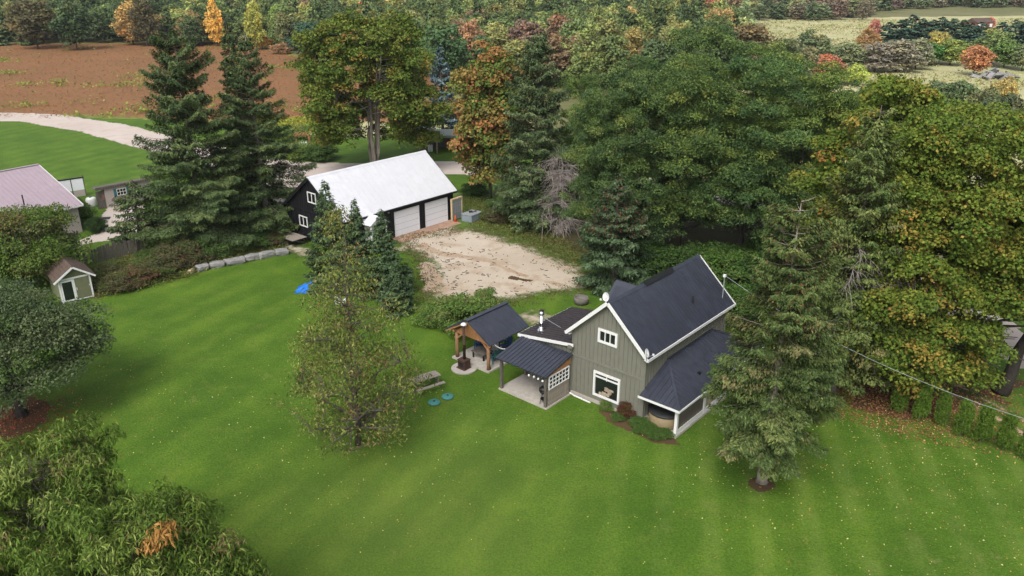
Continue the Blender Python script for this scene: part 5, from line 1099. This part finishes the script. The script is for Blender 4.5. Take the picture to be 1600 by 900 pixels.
for i, (ax, ay, s_) in enumerate([(298, 427, .3), (304, 422, .24), (302, 416, .26), (297, 421, .2), (309, 417, .2)]):
    a = MB(); a.rock((0, 0, 0), (s_, s_ * .85, s_ * .7), rk); x, y = G(ax, ay); b_ = tag(a.build('fieldstone', M['stone_tan'], None, True), ['front tan stone at the left end of the boulder wall', 'tan stone touching the first boulder', 'upper tan stone at the left end of the boulder wall', 'small leftmost tan stone of the boulder wall end', 'small tan stone on the bank behind the first boulder'][i], 'stone', 'tan stones at the end of the boulder wall'); b_.location = (x, y, s_ * .45)
# blue tarp heap
x, y = G(489, 452); r_ = np.random.RandomState(3); a = MB(); nx = 22
for i in range(nx):
    for j in range(nx):
        u, w2 = i / (nx - 1) * 2 - 1, j / (nx - 1) * 2 - 1; rr2 = min(1, math.hypot(u, w2)); h_ = .62 * (1 - rr2 ** 2.2) * (.8 + .3 * math.sin(3 * u + 1)) + .10 * math.sin(9 * u + 4 * w2) * (1 - rr2 ** 3) + .07 * math.sin(13 * w2 - 5 * u) * (1 - rr2 ** 3)
        a.v.append((u * 1.25 + .08 * math.sin(7 * w2), w2 * .85 + .07 * math.sin(8 * u), max(.012, h_ + .02)))
a.f = [(i * nx + j, (i + 1) * nx + j, (i + 1) * nx + j + 1, i * nx + j + 1) for i in range(nx - 1) for j in range(nx - 1)]
o = tag(a.build('blue_tarp', M['tarp']), 'crumpled bright blue tarp over a heap on the lawn under the small spruces', 'tarp'); o.location = (x, y, 0)
a = MB(); a.box(-.5, .5, -.03, .03, 0, .55)
for k in range(4): pass
x, y = G(532, 478); o = thing('white_pallet', 'pale board fence piece half hidden behind the sparse lawn tree', 'pallet', (x, y, 0), -.5)
a = MB(); a.box(0, .12, -.02, .02, .03, .75); pm = a.mesh('slat', M['white'])
for k in range(6): inst('slat', pm, o, (-.5 + k * .19, 0, 0))
a = MB(); a.box(-.52, .58, .02, .06, .2, .28); a.box(-.52, .58, .02, .06, .52, .6); a.build('rail', M['white'], o)

# ---- little green shed
A_ = Vector(G(97, 475)); B_ = Vector(G(148, 463)); an = math.atan2((B_ - A_).y, (B_ - A_).x); W_ = (B_ - A_).length; o = thing('garden_shed', 'little olive green shed with brown shingle roof and white framed double doors', 'shed', (A_.x, A_.y, 0), an); D_ = 3.0; ez = 2.0; rz_ = 2.75
a = MB(); a.prism([(0, 0, 0), (W_, 0, 0), (W_, 0, ez), (W_ / 2, 0, rz_ - .06), (0, 0, ez)], (0, D_, 0)); a.build('wall', M['shed_green'], o)
for s in (-1, 1):
    xe = W_ / 2 + s * (W_ / 2 + .28); ze = ez - .28 * (rz_ - ez) / (W_ / 2)
    r0 = roof_panel(o, [(W_ / 2, -.3, rz_ + .04), (xe, -.3, ze + .04), (xe, D_ + .2, ze + .04), (W_ / 2, D_ + .2, rz_ + .04)], (-s, 0, .7), M['shingle'], 9, .06)
    for k in range(6):
        t0 = k / 6; t1 = t0 + .15; a = MB(); q = lambda t, y, dz: (W_ / 2 + (xe - W_ / 2) * t, y, rz_ + .045 + (ze - rz_) * t + dz)
        a.quad8([q(t0, -.3, .0), q(t1, -.3, .0), q(t1, D_ + .2, .0), q(t0, D_ + .2, .0), q(t0, -.3, .004), q(t1, -.3, .03), q(t1, D_ + .2, .03), q(t0, D_ + .2, .004)]); a.build('shingle_course', M['shingle'], r0)
a = MB()
for s in (-1, 1): a.beam((W_ / 2 + s * .02, -.33, rz_ - .03), (W_ / 2 + s * (W_ / 2 + .3), -.33, ez - .26), .05, .13)
a.build('fascia', M['white'], o)
a = MB(); a.box(.02, .14, -.05, 0, 0, 1.78); a.box(W_ - .14, W_ - .02, -.05, 0, 0, 1.78); a.box(.02, W_ - .02, -.052, 0, 1.78, 1.90); a.build('door_frame', M['white'], o)
m_ = W_ * .47
d = MB(); d.box(.16, .26, -.07, -.03, .08, 1.74); d.box(m_ - .14, m_ - .02, -.07, -.03, .08, 1.74); d.box(.26, m_ - .14, -.07, -.03, .08, .20); d.box(.26, m_ - .14, -.07, -.03, 1.62, 1.74); do = d.build('glass_door', M['white'], o); d = MB(); d.box(.25, m_ - .13, -.06, -.035, .19, 1.63); d.build('pane', M['glass'], do)
d = MB(); d.box(m_ + .02, W_ - .16, -.06, -.02, .08, 1.74); do = d.build('green_door', M['shed_green'], o); d = MB(); d.box(m_ - .01, m_ + .05, -.075, -.03, .08, 1.74); d.box(m_ + .05, W_ - .16, -.072, -.03, .06, .12); d.build('trim_board', M['white'], do); d = MB(); d.box(m_ + .1, m_ + .14, -.10, -.06, .85, 1.05); d.box(W_ - .22, W_ - .18, -.09, -.06, 1.0, 1.12); d.build('handle', M['white'], do)
# picket fences
def picket(name, pts, h, label, w=.13, step=.17, seed=0):
    rk = random.Random(seed); P_ = [Vector(G(*p)) for p in pts]; o = thing(name, label, 'fence', (P_[0].x, P_[0].y, 0), 0); a = MB(); a.box(-w / 2, w / 2, -.025, .025, 0, h); a.prism([(-w / 2, -.025, h), (w / 2, -.025, h), (0, -.025, h + .1)], (0, .05, 0)); pm = a.mesh('picket', M['grey_wood']); rl = MB()
    for A_, B_ in zip(P_[:-1], P_[1:]):
        an = math.atan2((B_ - A_).y, (B_ - A_).x); L_ = (B_ - A_).length
        for k in range(int(L_ / step)):
            c = A_.lerp(B_, (k + .5) * step / L_); inst('picket', pm, o, (c.x - P_[0].x, c.y - P_[0].y, 0), (rk.uniform(-.05, .05), rk.uniform(-.05, .05), an), (rk.uniform(.9, 1.15), 1, rk.uniform(.86, 1.1)))
        for z in (.35, h - .3): rl.beam((A_.x - P_[0].x, A_.y - P_[0].y + .05, z), (B_.x - P_[0].x, B_.y - P_[0].y + .05, z), .05, .09)
    rl.build('rail', M['grey_wood'], o); return o
picket('picket_fence', [(118, 414), (150, 411), (182, 403), (214, 396), (236, 388)], 1.35, 'weathered grey picket fence running behind the green shed to the left tall spruce', seed=1)
picket('picket_fence', [(70, 402), (95, 396), (126, 384)], 1.3, 'short leaning grey fence piece left of the picket fence, under the bright green tree', seed=2, w=.2, step=.24)
# beige shed
A_ = Vector(G(168, 325)); B_ = Vector(G(222, 314)); an = math.atan2((B_ - A_).y, (B_ - A_).x); W_ = (B_ - A_).length; o = thing('beige_outbuilding', 'low beige outbuilding with teal shutters and a flower box window', 'shed', (A_.x, A_.y, 0), an)
a = MB(); a.prism([(0, 0, 0), (W_ + 1.2, 0, 0), (W_ + 1.2, 0, 2.1), (0, 0, 2.1)], (0, .8, 0)); a.build('wall', M['beige'], o)
a = MB(); a.box(-.9, W_ + 1.5, -.12, 1.0, 2.11, 2.2); a.build('roof', M['grey_wood'], o)
for k in range(26): a = MB(); a.box(-.85 + k * .24, -.66 + k * .24, -.16, -.125, 2.02, 2.32); a.build('roof_board', M['grey_wood'], o)
a = MB(); a.box(-.85, -.04, .05, .12, 0, 1.85); a.build('side_panel', M['grey_wood'], o)
a = MB(); a.box(-.22, -.10, .02, .05, .9, 1.5); a.build('red_sign', M['clay'], o)
window(o, 'y', (W_ * .47, 1.42), 1.0, .72, 0, fr=.06, mull=(2, 1), d=-1, depth=.05, bars=.04)
for s in (-1, 1): a = MB(); a.box(W_ * .47 + s * .64 - .15, W_ * .47 + s * .64 + .15, -.045, 0, 1.02, 1.82); a.build('shutter', M['teal'], o)
a = MB(); a.box(W_ * .47 - .5, W_ * .47 + .5, -.24, -.02, .78, .92); a.build('flower_box', M['grey_wood'], o)
V_, c_ = clumps(np.random.RandomState(1), np.array([[W_ * .47 + q, -.15, .98] for q in (-.35, -.1, .15, .38)]), np.full(4, .15), 40, .7, [(2, (.08, .12, .03)), (1, (.3, .12, .12))], .08, .05); inst('flowers', leafmesh('flowers', V_, c_, M['leaf']), o)
a = MB(); a.box(W_ * .80, W_ * .80 + .05, -.05, 0, .7, 1.5); a.box(W_ * .80 - .3, W_ * .80 + .35, -.05, 0, 1.38, 1.44); a.box(W_ * .80 - .2, W_ * .80 + .25, -.05, 0, 1.05, 1.10); a.build('wall_trellis', M['grey_wood'], o)
# white panels and tank between house and beige shed
A_ = Vector(G(96, 312)); B_ = Vector(G(135, 306)); an = math.atan2((B_ - A_).y, (B_ - A_).x); W_ = (B_ - A_).length; o = thing('panel_screen', 'white two panel screen with dark top rail beside the mauve roofed house', 'screen', (A_.x, A_.y, 0), an)
a = MB(); a.box(.03, W_ / 2 - .03, -.03, .03, .75, 2.0); a.box(W_ / 2 + .03, W_ - .03, -.03, .03, .75, 2.0); a.build('panel', M['door_white'], o); a = MB(); a.box(0, W_, -.025, .035, .05, .72); a.build('base_board', M['beige'], o)
a = MB(); a.box(-.1, W_ + .1, -.06, .08, 2.02, 2.14); a.build('rail', M['black'], o)
for xx in (0, W_ / 2, W_): a = MB(); a.box(xx - .045, xx + .045, -.05, .05, 0, 2.0 if xx < W_ else 2.35); a.build('post', M['grey_wood'], o)
x, y = G(144, 322); o = thing('white_tank', 'small white tank between the white screen and the beige outbuilding', 'tank', (x, y, 0), an); a = MB(); a.lathe((0, 0, 0), [(.5, 0), (.52, .1), (.52, .75), (.42, .9), (.1, .96)], 20); a.build('body', M['white'], o, True); a = MB(); a.lathe((0, 0, .95), [(.14, 0), (.14, .08)], 10); a.build('lid', M['black'], o)
x, y = G(157, 342); o = tag(MB().box(-.9, .9, -.4, .4, .02, .05).build('rubber_mat', M['rubber_mat']), 'dark mat lying on the neighbouring gravel drive', 'mat'); o.location = (x, y, 0); o.rotation_euler = (0, 0, .25)
# neighbouring house
n1 = Vector((*G(60, 257, 5.4), 5.4)); n2 = Vector((*G(0, 268, 5.4), 5.4)); rd = (n2 - n1).normalized(); dn = Vector((-rd.y, rd.x, 0)); e1 = Vector((*G(121, 321, 2.7), 2.7)); dn = Vector((e1.x - n1.x, e1.y - n1.y, 0)); dn -= rd * dn.dot(rd); wdt = dn.length; dn.normalize(); Ln = 15
o = thing('neighbouring_house', 'low house with mauve ribbed metal roof at the left edge', 'house', (n1.x, n1.y, 0), 0)
f3 = lambda s, t, z: (rd.x * s + dn.x * t, rd.y * s + dn.y * t, z)
roof_panel(o, [f3(0, 0, 5.4), f3(0, wdt, 2.7), f3(Ln, wdt, 2.7), f3(Ln, 0, 5.4)], (-dn.x, -dn.y, 2.7 / wdt), M['roof_mauve'], .42, rib=(.05, .04)); roof_panel(o, [f3(0, 0, 5.4), f3(0, -wdt, 2.7), f3(Ln, -wdt, 2.7), f3(Ln, 0, 5.4)], (dn.x, dn.y, 2.7 / wdt), M['roof_mauve'], .42, rib=(.05, .04))
k_ = wdt - .4; a = MB(); a.prism([f3(.35, -k_, 0), f3(.35, k_, 0), f3(.35, k_, 2.7), f3(.35, 0, 5.2), f3(.35, -k_, 2.7)], (rd.x * (Ln - .7), rd.y * (Ln - .7), 0)); a.build('wall', M['beige'], o)
a = MB(); a.beam(f3(-.03, 0, 5.33), f3(-.03, wdt, 2.63), .06, .16); a.beam(f3(-.03, wdt + .03, 2.60), f3(Ln, wdt + .03, 2.60), .06, .14); a.build('fascia', M['white'], o); a = MB(); a.beam(f3(-.02, 0, 5.44), f3(Ln, 0, 5.44), .3, .04); a.build('ridge_cap', M['roof_mauve'], o)
vx = Vector((*G(36, 312, 3.9), 3.9)) - Vector((n1.x, n1.y, 0)); a = MB(); a.tube([(vx.x, vx.y, 3.4), (vx.x, vx.y, 4.35)], .06, 8); a.build('vent_pipe', M['black'], o)
# open carport behind the garage
A_ = Vector(G(655, 240)); o = thing('carport', 'long open grey roofed carport behind the garage and the orange maple', 'carport', (A_.x, A_.y, 0), -.03)
a = MB(); a.box(-.3, 7.5, -.3, 4.0, 2.35, 2.5); a.build('roof', M['greenroof'], o); a = MB(); a.box(-.32, 7.52, -.34, -.3, 2.2, 2.48); a.build('fascia', M['greenroof'], o)
for xx in (.1, 2.4, 4.8, 7.2): a = MB(); a.box(xx - .09, xx + .09, -.1, .1, 0, 2.35); a.build('post', M['grey_wood_light'], o)
a = MB(); a.box(0, 7.3, 3.6, 3.75, 0, 2.35); a.build('back_wall', M['grey_wood'], o)
x, y = G(672, 238); o = thing('white_drum', 'small white drum standing under the open carport', 'drum', (x, y + .6, 0)); a = MB(); a.lathe((0, 0, 0), [(.3, 0), (.32, .05), (.32, .85), (.3, .9)], 16); a.build('body', M['white'], o, True); a = MB(); a.lathe((0, 0, .9), [(.1, 0), (.1, .06)], 8); a.build('cap', M['black'], o)
# garden bench / arbour behind the garage
x, y = G(474, 232); o = thing('garden_arbour', 'small brown timber arbour with a white seat in the garden behind the garage', 'arbour', (x, y, 0), .1)
for sx in (-.9, .9):
    for sy in (-.5, .5): a = MB(); a.box(sx - .06, sx + .06, sy - .06, sy + .06, 0, 1.9); a.build('post', M['cedar'], o)
a = MB(); a.box(-1.1, 1.1, -.6, -.5, 1.9, 2.0); a.box(-1.1, 1.1, .5, .6, 1.9, 2.0)
for k in range(6): a.box(-1.0 + k * .4, -.92 + k * .4, -.75, .75, 2.0, 2.07)
a.build('top_slat', M['cedar'], o); a = MB(); a.box(-.6, .6, -.3, .25, .45, .52); a.box(-.6, .6, .2, .26, .52, 1.0); a.build('seat', M['white'], o)
# round ring behind the wing, stone
x, y = G(908, 474); o = tag(MB().lathe((0, 0, 0), [(.52, 0), (.55, .5), (.50, .52), (.47, .45), (.46, .3)], 22).build('stock_tank', M['block'], None, True), 'round grey stock tank on the grass behind the wing roof', 'tank'); o.location = (x, y, 0)
# rubble heap and red walled house far right
x, y = G(1552, 122); rk = random.Random(4); o = thing('rubble_heap', 'heap of pale broken concrete slabs beside the round orange tree', 'rubble', (x, y, 0))
for k in range(44): a = MB(); s_ = rk.uniform(.35, 1.0); a.box(-s_, s_, -s_ * .6, s_ * .6, -.12, .12); b_ = a.build('slab', M['stone'], o); u = rk.gauss(0, 1.9); b_.location = (u, rk.gauss(0, 1.4), rk.uniform(.2, max(.4, 1.5 - abs(u) * .3))); b_.rotation_euler = (rk.uniform(-.8, .8), rk.uniform(-.8, .8), rk.uniform(0, 3))
x, y = G(1538, 46); o = thing('distant_house', 'tiny far house with red walls and white trim beyond the conifer row', 'house', (x, y, 0), .3)
a = MB(); a.prism([(-4, 0, 0), (4, 0, 0), (4, 0, 2.6), (-4, 0, 2.6)], (0, 5, 0)); a.build('wall', M['clay'], o); a = MB(); a.prism([(-4.3, -.4, 2.5), (-4.3, 2.5, 3.9), (-4.3, 5.4, 2.5)][::-1], (8.6, 0, 0)); a.build('roof', M['shingle'], o)
for xx in (-2.6, 0, 2.6): a = MB(); a.box(xx - .6, xx + .6, -.06, 0, .8, 2.0); a.build('window', M['white'], o)

# ------------------------------------------------------------------ air, named haze
HZ = MB().box(-4100, 4100, -700, 6100, -1, 27).build('haze', bpy.data.materials.new('air'))
hm = HZ.data.materials[0]; hm.use_nodes = True; hn = hm.node_tree.nodes; hn.remove(hn['Principled BSDF'])
pv = hn.new('ShaderNodeVolumePrincipled'); pv.inputs['Color'].default_value = (.86, .92, 1, 1); pv.inputs['Density'].default_value = .00010; pv.inputs['Anisotropy'].default_value = .2
hm.node_tree.links.new(pv.outputs[0], hn['Material Output'].inputs['Volume']); HZ['kind'] = 'stuff'; HZ['label'] = 'thin autumn haze over the valley'
